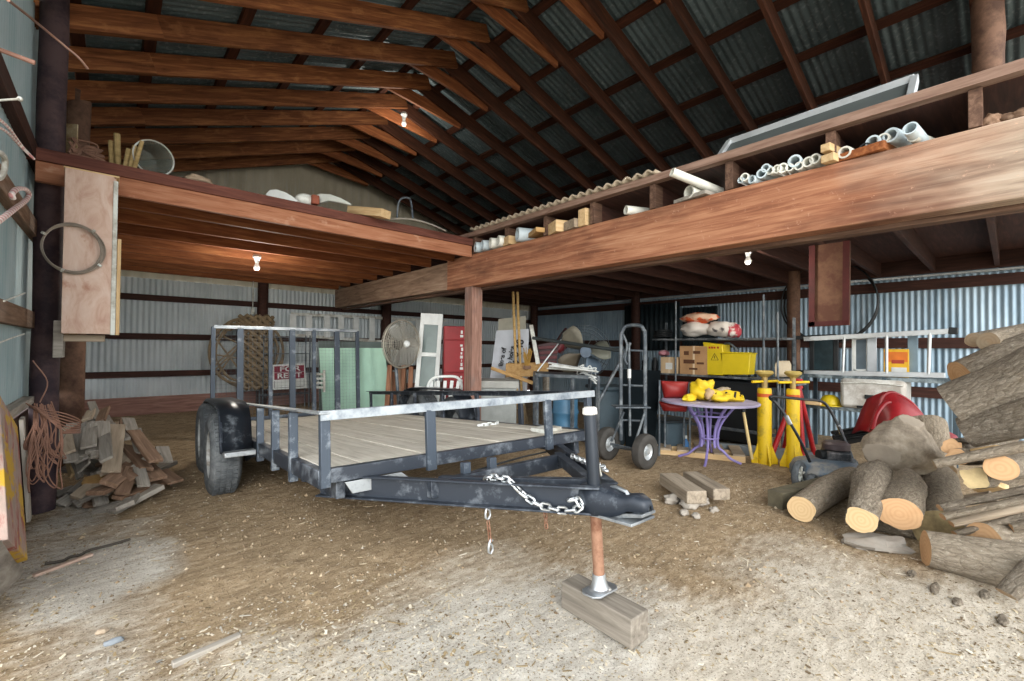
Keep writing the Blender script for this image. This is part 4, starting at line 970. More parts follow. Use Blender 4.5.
# white door with glass
def door():
    D = 6.75; c4 = ((421, 313), (443, 314), (437, 405), (413, 405))
    TL, TR_, BR, BL = [at(x, y, D=D+(.18 if i < 2 else 0)) for i, (x, y) in enumerate(c4)]
    for tp, b in ((TL, BL), (TR_, BR)):
        d = b-tp; b[:] = tp+d*((gz(b.x, b.y)+.01-tp.z)/d.z)
    base = (BL+BR)/2; dr = thing('white_door', 'white storm door with two glass panes leaning beside the red cabinet', 'door', base)
    def q(u, v): return (BL.lerp(BR, u)).lerp(TL.lerp(TR_, u), v)-base
    def pan(u0, u1, v0, v1, name, mat, t=.035, off=0, par=None):
        n_ = (TR_-BL).cross(TL-BL).normalized(); n_ = n_ if n_.dot(EYE-base) > 0 else -n_
        mb = panel4(q(u0, v1)+n_*off, q(u1, v1)+n_*off, q(u1, v0)+n_*off, q(u0, v0)+n_*off, t) if False else None
        a = [q(u0, v1), q(u1, v1), q(u1, v0), q(u0, v0)]; a = [p_+n_*off for p_ in a]
        mb = MB().add(a+[p_-n_*t for p_ in a], [(0, 1, 2, 3), (7, 6, 5, 4), (0, 4, 5, 1), (1, 5, 6, 2), (2, 6, 7, 3), (3, 7, 4, 0)])
        return mb.build(name, mat, dr, bevel=.003)
    pan(0, .18, 0, 1, 'stile', WHITE); pan(.82, 1, 0, 1, 'stile', WHITE)
    pan(.18, .82, .9, 1, 'rail', WHITE); pan(.18, .82, .62, .655, 'rail', WHITE); pan(.18, .82, .0, .36, 'lower_panel', WHITE)
    pan(.18, .82, .655, .9, 'pane', plain('door_screen', '#5d6b69', .3, .1, .12, 4), .01, -.012); pan(.18, .82, .36, .62, 'pane', plain('door_screen', '#5d6b69'), .01, -.012)
    mbb = MB(); MB().cyl(q(.9, .42), q(.9, .42)+V((-.03, -.04, 0)), .02).build('handle', GREYM, dr)
door()
def plastic_chair(c, rz, label):
    ch = thing('plastic_chair', label, 'chair', c, rz)
    MB().prism([(-.22, -.2), (.22, -.2), (.2, .22), (-.2, .22)], (0, 0, .4), (1, 0, 0), (0, 1, 0), .025).build('seat', WHITE, ch, bevel=.01)
    for k in range(5): x = -.16+k*.08; MB().bar((x, .2, .42), (x*1.15, .3, .8), .045, .014, up=(0, -1, 0)).build('back_slat', WHITE, ch, bevel=.004)
    MB().tube(bez([(-.21, .21, .42), (-.23, .29, .72), (-.16, .32, .84), (0, .33, .86), (.16, .32, .84), (.23, .29, .72), (.21, .21, .42)], 5), .018, 8).build('back_frame', WHITE, ch)
    for s in (-1, 1):
        MB().tube(bez([(s*.22, .27, .66), (s*.26, .1, .66), (s*.26, -.16, .65), (s*.24, -.2, .6)], 5), .022, 8).build('arm', WHITE, ch)
        MB().cyl((s*.25, -.24, 0), (s*.23, -.18, .63), .022).build('leg', WHITE, ch); MB().cyl((s*.24, .3, 0), (s*.2, .2, .42), .022).build('leg', WHITE, ch)
p = at(440, 400, D=6.2); p.z = gz(p.x, p.y); plastic_chair(p, math.radians(160), 'white plastic garden chair in front of the red cabinet')
# red cabinet
def redcab():
    D = 6.75; a = at(446, 326, D=D); b = at(464, 326, D=D); base = (a+b)/2; zt = a.z; base.z = gz(base.x, base.y)
    rz = -math.radians(30); rc = thing('red_cabinet', 'tall red metal cabinet of stacked sections half hidden by the square post', 'cabinet', base, rz)
    w_ = .33; h_ = zt-base.z
    zs_ = [(0, .30), (.30, .52), (.52, h_-.24), (h_-.24, h_)] 
    MB().b2((-w_/2, 0, 0), (w_/2, .4, h_)).build('body', plain('dark_red', '#8c1118', .45, 0, .1), rc, bevel=.006)
    for k, (z0, z1) in enumerate(((.03, .5), (.51, .86), (.87, h_-.22), (h_-.21, h_-.01))):
        d = MB().b2((-w_/2+.006, -.022, z0), (w_/2-.006, 0, z1)).build('door_section', REDP, rc, bevel=.006)
        mb = MB(); z = z0+.04
        i = 0
        while z < z1-.05:
            hh = (.035, .05, .03, .042)[i % 4]
            mb.b2((.08+.008*(i % 3), -.026, z), (.125-.007*((i*2) % 5)*.6, -.022, z+hh))
            z += hh+.018; i += 1
        mb.build('white_lettering', WHITE, d, smooth=0)
redcab()
# chest, boards and brooms behind the post
gb = thing('chest', 'pale grey concrete topped chest just behind the square post', 'chest', at(497, 425, D=6.0)); gb.location.z = gz(*gb.location[:2]); gb.rotation_euler.z = -.72
hh = at(497, 381, D=6.0).z-gb.location.z
MB().b2((-.24, 0, 0), (.26, .5, hh-.1)).build('body', plain('grey_chest', '#8d9290', .7, 0, .15, 5), gb, bevel=.008); MB().b2((-.27, -.02, hh-.1), (.29, .53, hh)).build('lid', CONC, gb, bevel=.012)
standing('board', 'pale blank board rising behind the lettered white sign', 'board', ((498.5, 319), (526, 316), (525, 395), (496, 395)), 7.9, plain('pale_tan_board', '#b9b6a6', .8, 0, .1))
sn = thing('lettered_sign', 'white sign with black lettering turned sideways behind the brooms', 'sign', at(510, 395, D=7.3)); c4 = ((496.5, 330.5), (529, 329), (527, 392), (488, 392))
TL, TR_, BR, BL = [at(x, y, D=7.3+(.1 if i < 2 else 0))-sn.location for i, (x, y) in enumerate(c4)]
panel4(TL, TR_, BR, BL, .012).build('board', plain('sign_white', '#c6ccd4', .6, 0, .06), sn)
ux = (TR_-TL); uz = (TL-BL); Ms = basis((TL+TR_+BL+BR)/4, ux, uz); n_ = Ms.to_3x3() @ V((0, 0, 1)); 
if n_.dot(EYE-V(sn.location)) < 0: n_ = -n_
for (px, py), tx, s_ in (((502.5, 357), 'lines of', .105), ((510.5, 357), 'no holes', .105), ((518, 355), '24 x 48', .17)):
    p = at(px, py, D=7.25)-sn.location; M_ = basis(p, uz+ux*.1, -ux)
    text_mesh(tx, s_, 'lettering', INK, sn, M_, bold=.004)
BR_W = wood('broom_handle_wood', [(.3, '#a67d3c'), (.7, '#cda765')])
for (a, b), lab in ((((513, 292), (518, 372)), 'long wooden broom handle, the one on the side of the square post'), (((517.3, 292), (522.5, 372)), 'long wooden broom handle standing next to the dark corner post')):
    p_ = at(*b, D=6.9); p_.z = gz(p_.x, p_.y); br_ = thing('broom', lab, 'broom', p_); o = V(p_); MB().cyl((0, 0, .3), at(*a, D=7.15)-o, .022, n=10).build('handle', BR_W, br_)
    mb = MB(); rnd = random.Random(len(lab))
    for k in range(36):
        x = rnd.uniform(-.13, .13); mb.tube([V((x*.5, 0, .36)), V((x, rnd.uniform(-.04, .04), rnd.uniform(0, .05)))], .008, 4)
    mb.build('bristles', STRAW, br_)
sb = thing('straw_broom', 'upright ochre straw bristles between the handles and the pale batten', 'broom', at(527, 366, D=6.6)); mb = MB(); rnd = random.Random(9)
for k in range(40): x = rnd.uniform(-1, 1); mb.tube([V((x*.04, 0, 0)), V((x*.09, rnd.uniform(-.03, .03), .16+rnd.uniform(0, .12)))], .006, 4)
mb.build('bristles', plain('straw', '#a07c3a', .9, 0, .25), sb); MB().box((0, 0, -.02), (.12, .05, .05)).build('binding', BROWNW, sb)
pb = thing('plywood_bin', 'low ochre plywood bin full of odds and ends beside the square post', 'bin', at(527, 405, D=6.6)); pb.location.z = gz(*pb.location[:2]); o = V(pb.location)
A, B = at(507, 377, D=6.65)-o, at(547, 376, D=6.6)-o; up_ = V((0, 0, at(527, 364, D=6.6).z-at(527, 377, D=6.6).z)); bk_ = V((FW.x, FW.y, 0))*.4
panel4(A+up_, B+up_, B, A, .02).build('front_panel', OCHRE, pb); panel4(A+up_+bk_, B+up_+bk_, B+bk_, A+bk_, .02).build('back_panel', OCHRE, pb)
panel4(A+up_, A+up_+bk_, A+bk_, A, .02).build('side_panel', OCHRE, pb); panel4(B+up_, B+up_+bk_, B+bk_, B, .02).build('side_panel', OCHRE, pb)
for q_ in (A, B, A+bk_, B+bk_): MB().bar(V((q_.x, q_.y, 0)), q_, .05, .05).build('leg', GREYW, pb)
tag(plank('batten', at(491, 368, D=6.5), at(533, 383, D=6.4), .05, .03, OCHRE, up=(-.6, -.7, .1)), 'brown batten slanting across the front of the plywood bin', 'batten')
tag(plank('batten', at(531, 325, D=6.8), at(538, 364, D=6.6), .06, .025, OFFW, up=(-.6, -.7, .1)), 'narrow pale batten leaning beside the dark red slatted crate', 'batten')
# red slatted crate and scoop
rs = thing('red_crate', 'dark red slatted crate tilted behind the metal bench', 'crate', at(547, 372, D=7.0)); o = V(rs.location); DR = plain('dark_red_plastic', '#5a131b', .5, 0, .15)
panel4(at(537, 345, D=7.05)-o, at(559, 341, D=7.05)-o, at(556, 367, D=7)-o, at(541, 367, D=7)-o, .05).build('panel', plain('deep_maroon', '#350d12', .5, 0, .1), rs)
for k in range(4):
    y = 348+k*5; MB().bar(at(538.5+k*.6, y, D=6.98)-o, at(558-k*.4, y-1.5+.4*k, D=6.98)-o, .02, .045).build('slat', DR, rs, bevel=.004)
o = thing('red_scoop', 'curved dark red plastic scoop standing above the slatted crate', 'scoop', at(564, 348, D=7.2)); l0 = V(o.location)
rows = []
for i in range(8):
    t = i/7; cx_, cy_ = 557+11*t, 352-22*t; hw = 4.5+1.5*math.sin(PI*t); rows.append([at(cx_+hw*(j/4*2-1)+2*t, cy_+(j/4*2-1)*2.2, D=7.15+.06*math.cos(PI*j/4)*0-.08*math.sin(PI*j/4))-l0 for j in range(5)])
MB().surf(rows).build('shell', DR, o, solid=.02, smooth=60); MB().tube(bez([at(559, 345, D=7.05)-l0, at(563, 333, D=7.05)-l0, at(571, 329.5, D=7.05)-l0, at(575, 334, D=7.05)-l0], 5), .02, 8).build('rim', BLACK, o)
# big propeller fan lying against the wall
pf = thing('propeller_fan', 'big grey propeller fan with broad dusty blades above the metal bench', 'fan', at(585, 372, D=7.0)); o = V(pf.location); cF = at(585, 352, D=7.0)-o
u = RT.copy(); w_ = V((0, 0, 1)); ax = -V((FW.x, FW.y, 0)).normalized()
for k, (a, col_) in enumerate(((2.35, '#807c6e'), (3.75, '#6a6254'), (5.2, '#5d6f80'), (.1, '#6f7166'))):
    rows = []
    for i in range(7):
        r = .07+i*.33/6; hw = .2+.33*math.sin(PI*min(1, (i+1)/8)); rows.append([cF+(u*math.cos(a+hw*(j/3*2-1))+w_*math.sin(a+hw*(j/3*2-1)))*r*(1.15 if k in (0, 1) else 1)+ax*(.09-.18*j/3) for j in range(4)])
    MB().surf(rows).build('blade', plain('blade_%d' % k, col_, .55, .1, .15), pf, solid=.006, smooth=60)
MB().cyl(cF-ax*.08, cF+ax*.08, .09, n=20).build('hub', plain('hub_blue', '#566575', .5, .2, .15), pf)
mb = MB()
for k in range(4): mb.torus(cF-ax*.1, .26+.055*k, .005, ax, 40, 5)
for k in range(12): t = 2*PI*k/12; mb.tube([cF-ax*.12+(u*math.cos(t)+w_*math.sin(t))*.05, cF-ax*.1+(u*math.cos(t)+w_*math.sin(t))*.43], .004, 5)
mb.build('cage', GREYM, pf)
tag(MB().cyl(at(533, 338, D=6.4), at(623, 351, D=5.5), .024, n=12).build('pipe', plain('dark_pipe', '#41484a', .5, .3, .15)), 'long dark pipe lying level from the corner post to the hand truck', 'pipe')
tag(MB().cyl(at(597, 405, D=5.6), at(630, 343, D=5.75), .022, n=12).build('pipe', GREYM), 'dark pipe slanting up against the hand truck', 'pipe')
tag(MB().cyl(at(537, 372, D=6.3), at(561, 340, D=6.4), .010, n=8).build('rod', ALU), 'thin pale rod slanting across the dark red crate', 'rod')
# metal bench frame with white strips, blue barrel
bn = thing('metal_bench', 'grey steel bench frame beside the trailer with white strips on top', 'bench', at(568, 425, D=5.6)); bn.location.z = gz(*bn.location[:2]); o = V(bn.location)
zb_ = at(568, 376, D=5.6).z; A, B = at(537, 376, D=5.75), at(598, 376, D=5.35); bk_ = V((FW.x, FW.y, 0))*.55
mb = MB()
for a, b in ((A, B), (A+bk_, B+bk_), (A, A+bk_), (B, B+bk_)): mb.bar(V((a.x, a.y, zb_))-o, V((b.x, b.y, zb_))-o, .04, .04)
mb.build('top_frame', GREYM, bn)
MB().b2((0, 0, 0), (0, 0, 0)) if False else None
panel4(V((A.x, A.y, zb_+.02))-o, V((A.x, A.y, zb_+.02))+bk_-o, V((B.x, B.y, zb_+.02))+bk_-o, V((B.x, B.y, zb_+.02))-o, .015).build('top_sheet', GREYM, bn)
for q_ in (A, A.lerp(B, .6), B, A+bk_, B+bk_): MB().bar(V((q_.x, q_.y, gz(q_.x, q_.y)))-o, V((q_.x, q_.y, zb_))-o, .035, .035).build('leg', GREYM, bn)
mb = MB().bar(V((A.x, A.y, .25))-o, V((B.x, B.y, .25))-o, .03, .03); mb.build('stretcher', GREYM, bn)
rnd = random.Random(13)
for k in range(9):
    y = 362+k*1.7; a = at(549+rnd.uniform(-2, 5), y+rnd.uniform(-1, 1), D=5.9-.05*k); b = at(596+rnd.uniform(-6, 4), y+8+rnd.uniform(-2, 1), D=5.7-.05*k)
    a.z = max(a.z, zb_+.035+.012*k); b.z = max(zb_+.035+.006*k, min(b.z, zb_+.12)); o_ = plank('metal_strip', a, b, .05, .012, (ALU, OFFW, WHITE)[k % 3], up=(0, 0, 1)); tag(o_, 'pale metal strip in the loose pile on the steel bench', 'strip', 'strips on the steel bench')
mb = MB()
for k in range(8):
    P = [at(583+rnd.uniform(-6, 14), 366+rnd.uniform(-2, 8), D=5.6) for _ in range(4)]+[at(596+rnd.uniform(-2, 3), 376+rnd.uniform(0, 8), D=5.3)]
    mb.tube(bez(P, 5), .007, 5)
tag(mb.build('cable_tangle', WHITE), 'tangle of white cord hanging off the end of the steel bench', 'cord')
bl = thing('blue_barrel', 'blue plastic barrel standing under the steel bench', 'barrel', at(565, 428, D=5.75)); bl.location.z = gz(*bl.location[:2]); hB = .6
MB().lathe([(0, 0), (.15, 0), (.16, .02), (.16, .18), (.172, .2), (.172, .22), (.16, .24), (.165, .4), (.178, .42), (.178, .44), (.165, .46), (.16, hB), (.15, hB+.015), (0, hB+.015)], n=28).build('body', BLUEP, bl)
MB().lathe([(0, hB+.03), (.165, hB+.03), (.17, hB+.02), (.17, hB-.0)], n=28).build('lid', BIN, bl)
lb = thing('storage_bin', 'dark blue-grey plastic bin between the steel bench and the hand truck', 'bin', at(606, 432, D=6.0)); lb.location.z = gz(*lb.location[:2]); lb.rotation_euler.z = -.6
MB().prism([(-.2, -.2), (.2, -.2), (.2, .2), (-.2, .2)], (0, 0, 0), (1, 0, 0), (0, 1, 0), .72).build('body', BIN, lb, bevel=.03); MB().b2((-.23, -.23, .72), (.23, .23, .77)).build('lid', BIN, lb, bevel=.015)

dk0 = TM @ V((W-.12, .9, .006))
P = [TM @ V((W-.1-.03*k+.02*math.sin(k*2.1), .9+.03*math.cos(k*1.7), .014)) for k in range(9)]
cc_ = chain([V(p) for p in P], None, .05, .007, 'white_chain', WHITE); tag(cc_, 'short white chain lying on the far edge of the trailer deck', 'chain')
tag(plank('board_offcut', TM @ V((W-.32, .12, .02)), TM @ V((W-.1, .16, .02)), .14, .03, OFFW), 'small white board lying on the front corner of the trailer deck', 'board')
# ------------------------------------------------------------------ the far side: hand truck, racks, stands
def G(px, D):                       # floor point under a column of the photo at a distance
    p = at(px, 400, D=D); return V((p.x, p.y, gz(p.x, p.y)))
def hand_truck():
    base = G(626, 4.95); ht = thing('hand_truck', 'tall grey tube hand truck with two air tyres, standing upright', 'hand truck', base); o = V(base)
    def q(px, py, D): return at(px, py, D=D)-o
    for px, py, D in ((645, 453, 4.62), (607.5, 443, 5.0)):
        c = q(px, py, D); r = .185; c.z = r; axd = V((.80, -.60, 0)) if False else (q(645, 453, 4.62)-q(607.5, 443, 5.0)); axd.z = 0; axd.normalize()
        axd = (axd*.6-V((FW.x, FW.y, 0)).normalized()*.8).normalized() if False else axd
        t = MB().lathe([(.085, -.045), (.12, -.06), (.155, -.057), (.177, -.04), (.185, 0), (.177, .04), (.155, .057), (.12, .06), (.085, .045)], c, axd, 36).build('tire', RUBBER, ht)
        mb = MB().lathe([(.085, .035), (.075, .03), (.055, .012), (.03, .02), (.028, .045), (0, .045)], c, axd, 24).lathe([(.085, -.035), (.055, -.02), (0, -.02)], c, axd, 24)
        mb.build('rim', ALU, t)
    a, b = q(645, 453, 4.62), q(607.5, 443, 5.0); a.z = b.z = .185
    MB().cyl(a, b, .014).build('axle', GREYM, ht)
    L_ = [q(621, 440, 5.0), q(621, 345, 5.0), q(622.5, 331, 5.0), q(627, 326, 5.0), q(639, 325.5, 4.92), q(643.5, 330, 4.9), q(645, 343, 4.9), q(645, 445, 4.9)]
    MB().tube(bez(L_, 5), .021, 10).build('handle_frame', GREYM, ht)
    MB().cyl(q(630, 436, 4.92), q(629, 345, 4.95), .014).build('middle_tube', GREYM, ht)
    MB().cyl(q(629.3, 378, 4.92), q(629.3, 369, 4.92), .02).build('grip_tag', WHITE, ht)
    for y in (350, 385, 420): MB().cyl(q(621, y, 5.0), q(645, y+1, 4.9), .012).build('cross_tube', GREYM, ht)
    MB().tube([q(624, 412, 4.95), q(612, 440, 5.0), q(609, 444, 5.05)], .014).build('strut', GREYM, ht); MB().tube([q(645, 412, 4.88), q(636, 440, 4.85), q(634, 448, 4.85)], .014).build('strut', GREYM, ht)
    MB().tube([q(634, 450, 4.85), q(610, 446, 5.05)], .014).build('strut', GREYM, ht)
    P = [q(613, 403, 4.95), q(648, 406, 4.75), q(656, 411, 5.1), q(622, 408, 5.3)]
    MB().prism([(-.18, -.1), (.2, -.1), (.2, .12), (-.18, .12)], q(630, 407, 4.9), RT, V((FW.x, FW.y, 0)), .012).build('nose_plate', GREYM, ht)
    MB().tube(bez([q(622, 332, 5.0), q(627, 345, 4.95), q(625, 360, 4.95), q(630, 366, 4.95)], 5), .012).build('strap', GREYM, ht)
hand_truck()
standing('plastic_sheet', 'large black plastic sheet standing behind the hand truck', 'panel', ((622, 369), (661, 371), (656, 430), (625, 430)), 5.5, BLUEBK, .03)
# rack along the far side
RXa = 6.55
def rk(px, py, X=RXa): return at(px, py, X=X)
zs1, zs2 = rk(720, 338).z, rk(720, 376).z
ya, yb = rk(652, 340).y, rk(783, 340).y
rack = thing('metal_rack', 'open grey metal rack holding sacks, boxes and the yellow mop bucket', 'rack', (RXa+.25, (ya+yb)/2, gz(RXa, (ya+yb)/2)-.02)); o = V(rack.location)
for px in (676, 764, 778):
    y = rk(px, 340).y; MB().cyl(V((RXa-.01, y, o.z))-o, V((RXa-.01, y, 2.0 if px != 778 else 1.75))-o, .014).build('leg', GREYM, rack)
for y in (ya, yb): MB().bar(V((RXa+.45, y, o.z))-o, V((RXa+.45, y, 1.7))-o, .03, .03).build('leg', GREYM, rack)
for z in (zs1, zs2): MB().b2(V((RXa, yb, z-.03))-o, V((RXa+.5, ya, z))-o).build('shelf', worn('dark_shelf', '#3f4447', '#7f8488', (.5, .66), .5, .3, 8), rack, bevel=.003)
MB().bar(V((RXa-.01, ya, .12))-o, V((RXa-.01, yb, .12))-o, .03, .04).build('foot_rail', GREYM, rack)
# sacks on the top shelf
def sack(px, py, r, mat, label, sd, patch=None, X=RXa+.2, z0=None, tilt=0):
    c = at(px, py, X=X); c.z = max(c.z, (z0 if z0 is not None else zs1)+r[2]*.85)
    R_ = Euler((tilt, 0, math.radians(-90))).to_matrix()
    return lump('sack', c, r, mat, label, 'sack', sd, .3, R_)
def sackmat(n, c1, c2, t0):
    t = NT(n); f = t.noise(t.coords(), 6, 3, .5); t.col(t.ramp(f, [(t0, c1), (t0+.06, c2)])); t.b.inputs['Roughness'].default_value = .6; return t.m
sack(697, 329, (.26, .17, .115), sackmat('printed_sack', '#d8d2ca', '#8b8583', .62), 'white printed sack lying lowest on the top shelf of the rack', 1)
sack(722, 329, (.23, .16, .12), sackmat('printed_sack_b', '#d4cdc4', '#55504f', .6), 'white sack with dark print beside the red ended one', 2)
sack(734, 331, (.1, .13, .1), sackmat('red_sack', '#b8404a', '#d9d0c8', .55), 'small red and white sack at the end of the top shelf', 3)
sack(699, 318, (.26, .16, .08), sackmat('orange_sack', '#cf5a2c', '#d9b59a', .5), 'orange and tan sack draped on top of the white sacks', 4)
sack(693, 325, (.11, .1, .06), sackmat('pink_sack', '#c98a84', '#d9c8c0', .55), 'pinkish sack end poking out under the orange sack', 5)
# cartons and bucket on the second shelf
def carton(x0, x1, yt, label, mat, dep, marks):
    a, b = rk(x0, yt), rk(x1, yt); h_ = a.z-zs2; c = thing('cardboard_box', label, 'box', (RXa+.02+dep/2, (a.y+b.y)/2, zs2)); wdt = a.y-b.y
    MB().b2((-dep/2, -wdt/2, 0), (dep/2, wdt/2, h_)).build('body', mat, c, bevel=.004)
    MB().box((0, -wdt*.02, h_*.5), (dep+.004, .03, h_+.004)).build('tape', plain('tape', '#d3bfa0', .4, 0, .05), c)
    for (u, v, w_, hh, m_) in marks: MB().box((-dep/2-.002, wdt/2-u*wdt, v*h_), (.002, w_*wdt, hh*h_)).build('print', m_, c)
    return c
DK = plain('brown_print', '#5b3a25', .8, 0, .1)
carton(679, 707, 346, 'brown cardboard box with dark print beside the yellow mop bucket', CARD, .35, ((.25, .75, .18, .14, DK), (.62, .78, .25, .1, DK), (.35, .45, .4, .14, DK), (.75, .4, .25, .07, DK), (.5, .2, .3, .07, DK)))
carton(660, 677, 357, 'small pale cardboard box with a white label', CARDL, .3, ((.5, .45, .4, .4, WHITE),))
mbk = thing('mop_bucket', 'yellow mop bucket with wringer standing on the metal rack', 'bucket', (RXa+.2, (rk(703, 376).y+rk(753, 376).y)/2, zs2)); o = V(mbk.location)
def rq(px, py, dx=0): return V((RXa+.02+dx, rk(px, py).y, rk(px, py).z))-o
def slab4(TL, TR_, BR, BL, dep):
    a = [V(p) for p in (TL, TR_, BR, BL)]; return MB().add(a+[p+V((dep, 0, 0)) for p in a], [(0, 1, 2, 3), (7, 6, 5, 4), (0, 4, 5, 1), (1, 5, 6, 2), (2, 6, 7, 3), (3, 7, 4, 0)])
slab4(rq(719, 352), rq(750, 353), rq(748, 375), rq(722, 375), .22).build('body', YELP, mbk, bevel=.012)
MB().tube([rq(719, 352.5), rq(750, 353.5), rq(750, 353.5, .23), rq(719, 352.5, .23)], .012, 8, True).build('rim', YELP, mbk)
slab4(rq(702, 342), rq(722, 344.5), rq(722.5, 375.5), rq(706.5, 375), .26).build('wringer', YELP, mbk, bevel=.012)
tri = [rq(710.5, 360, -.004), rq(718, 360, -.004), rq(714, 353.5, -.004)]; MB().tube(tri, .004, 6, True).build('warning_triangle', INK, mbk); MB().cyl(rq(714.1, 356, -.004), rq(714.1, 358.4, -.004), .004).build('warning_mark', INK, mbk)
for x in (709, 711.5, 714, 717.5): MB().box(rq(x, 347.6, -.003), (.002, .026, .028)).build('print', RED, mbk)
MB().tube(bez([rq(718, 346, .1), rq(725, 343, .1), rq(733, 349, .1), rq(734, 353, .1)], 5), .016, 8).build('wringer_handle', GREYM, mbk)
for x in (725, 748): 
    for dx in (.03, .26): MB().cyl(rq(x, 376, dx)+V((0, -.012, 0)), rq(x, 376, dx)+V((0, .012, 0)), .022, n=12).build('caster', BLACK, mbk)
# black box under the rack, red bucket seat, bin, pallet
bb = thing('black_box', 'big black flat sided box standing under the metal rack behind the purple table', 'box', (RXa+.22, 0, 0)); y0_, y1_ = rk(757, 400).y, rk(700, 400).y
bb.location = (RXa+.28, (y0_+y1_)/2, gz(RXa, (y0_+y1_)/2)-.01); hB_ = zs2-.06-bb.location.z
MB().b2((-.2, -(y1_-y0_)/2, .03), (.2, (y1_-y0_)/2, hB_)).build('body', plain('black_case', '#15191c', .55, 0, .15), bb, bevel=.03); 
for s in (-1, 1): MB().b2((-.19, s*.25-.03, 0), (.19, s*.25+.03, .04)).build('runner', BLACK, bb)
rd = thing('bucket_chair', 'red padded bucket seat on thin grey posts beside the hand truck', 'seat', G(674, 5.3)); o = V(rd.location)
def dq(px, py, D=5.3): return at(px, py, D=D)-o
RS = plain('red_vinyl', '#942522', .5, 0, .14, 4)
def cushion(name, c4, D, t, mat, par):
    TL, TR_, BR, BL = [dq(x, y, D) for x, y in c4]; rows = []
    n_ = -V((FW.x, FW.y, 0)).normalized()
    for i in range(9):
        v = i/8; rows.append([(TL.lerp(TR_, j/8)).lerp(BL.lerp(BR, j/8), v)+n_*t*(math.sin(PI*j/8)*math.sin(PI*v))**.5 for j in range(9)])
    bk2 = [[p-n_*.04 for p in r] for r in rows]; mb = MB().surf(rows).surf(bk2)
    k = len(rows)*9
    for i in range(8):
        for e in (0, 8): mb.f.append([i*9+e, (i+1)*9+e, k+(i+1)*9+e, k+i*9+e]); mb.mi.append(0)
        for e in (0, 8): mb.f.append([e*9+i, e*9+i+1, k+e*9+i+1, k+e*9+i]); mb.mi.append(0)
    return mb.build(name, mat, par, smooth=60)
cushion('backrest', ((661.5, 381), (688.5, 382), (687, 398), (665, 398)), 5.3, .07, RS, rd); cushion('seat_pad', ((660, 402), (690, 402), (686, 412), (664, 411)), 5.2, .08, RS, rd)
for px, yt in ((659.5, 380), (690, 382)): 
    t_ = dq(px, yt); MB().cyl(V((t_.x, t_.y, 0)), t_, .013).build('leg', GREYM, rd)
for px in (665, 684): t_ = dq(px, 410, 5.45); MB().cyl(V((t_.x, t_.y, 0)), t_, .013).build('leg', GREYM, rd)
sb2 = thing('storage_bin', 'slate coloured plastic bin on the dirt beneath the red seat', 'bin', G(671, 5.75), -.5); MB().prism([(-.15, -.14), (.15, -.14), (.18, .16), (-.18, .16)], (0, 0, 0), (1, 0, 0), (0, 1, 0), .36).build('body', BIN, sb2, bevel=.02); MB().b2((-.2, -.17, .36), (.2, .19, .39)).build('lid', plain('dark_lid', '#2b353b', .5, 0, .1), sb2, bevel=.01)
bo = thing('spray_bottle', 'small bottle with a blue body standing under the red seat', 'bottle', G(686, 5.5)); MB().lathe([(0, 0), (.035, 0), (.037, .02), (.037, .13), (.014, .17), (.014, .19), (0, .19)], n=18).build('body', plain('bright_blue', '#2f6fa8', .4, 0, .1), bo); MB().lathe([(.016, .185), (.016, .22), (0, .22)], n=14).build('cap', WHITE, bo)
pl2 = thing('pallet', 'low tan wooden pallet on the dirt behind the purple table', 'pallet', G(690, 5.55), math.radians(-62)); 
for k in range(6): MB().b2((-.55+k*.2, -.3, .07), (-.42+k*.2, .3, .09)).build('deck_board', TANW, pl2, bevel=.003)
for y in (-.27, 0, .27): MB().b2((-.55, y-.03, 0), (.58, y+.03, .07)).build('runner', FRESHW, pl2, bevel=.003)
# purple bistro table
tb_ = thing('bistro_table', 'purple metal bistro table with bowed legs and a round top', 'table', G(709, 5.08)); hT = at(709, 400.5, D=5.08).z-tb_.location.z; RTp = .52
MB().lathe([(0, hT), (RTp-.01, hT), (RTp, hT-.008), (RTp-.005, hT-.024), (RTp-.03, hT-.028), (0, hT-.012)], n=48).build('table_top', plain('lilac_top', '#a9a2bd', .5, 0, .15, 4), tb_)
for k in range(8):
    a = 2*PI*k/8+.3; c_, s_ = math.cos(a), math.sin(a)
    prof = [(.30, hT-.02), (.22, hT-.11), (.12, hT-.27), (.09, hT-.42), (.10, hT-.52)]
    if k % 2 == 0: prof += [(.15, .13), (.22, .06), (.33, .015)]
    MB().tube(bez([(r*c_, r*s_, z) for r, z in prof], 5), .014, 8).build('leg', PURP, tb_)
MB().torus((0, 0, hT-.42), .1, .01, n=24).build('ring', PURP, tb_); MB().torus((0, 0, hT-.16), .19, .01, n=28).build('ring', PURP, tb_)
yg = thing('yellow_gear', 'heap of yellow work gear with a hood lying on the purple table', 'clothing', V(tb_.location)+V((0, 0, hT)))
YG = sackmat('yellow_cloth', '#d8b81c', '#b8962a', .62)
def lump2(name, c, r, mat, sd, amp, par):
    mb = MB().sph((0, 0, 0), 1, 24, 14); mb.v = [V((p.x*r[0], p.y*r[1], p.z*r[2]))*(1+amp*noise.noise(p*1.8+V((sd, 0, 0))))+V(c) for p in mb.v]
    for p in mb.v: p.z = max(p.z, .002)
    return mb.build(name, mat, par, smooth=60)
rx_ = RT.copy()
lump2('hood', rx_*(-.07)+V((0, 0, .12)), (.14, .12, .12), YG, 2, .55, yg); lump2('coat', rx_*(.14)+V((-.03, -.03, .05)), (.24, .15, .07), YG, 5, .7, yg); lump2('sleeve', rx_*(-.24)+V((-.06, -.05, .035)), (.12, .06, .05), YG, 8, .3, yg)
lump2('lining', rx_*(-.05)+V((-.09, -.1, .08)), (.07, .05, .07), plain('tan_lining', '#b59a76', .8, 0, .2), 4, .3, yg)
lump2('leather_flap', rx_*(.2)+V((.06, .06, .11)), (.16, .06, .035), plain('tan_leather', '#a89a86', .8, 0, .15), 6, .3, yg)
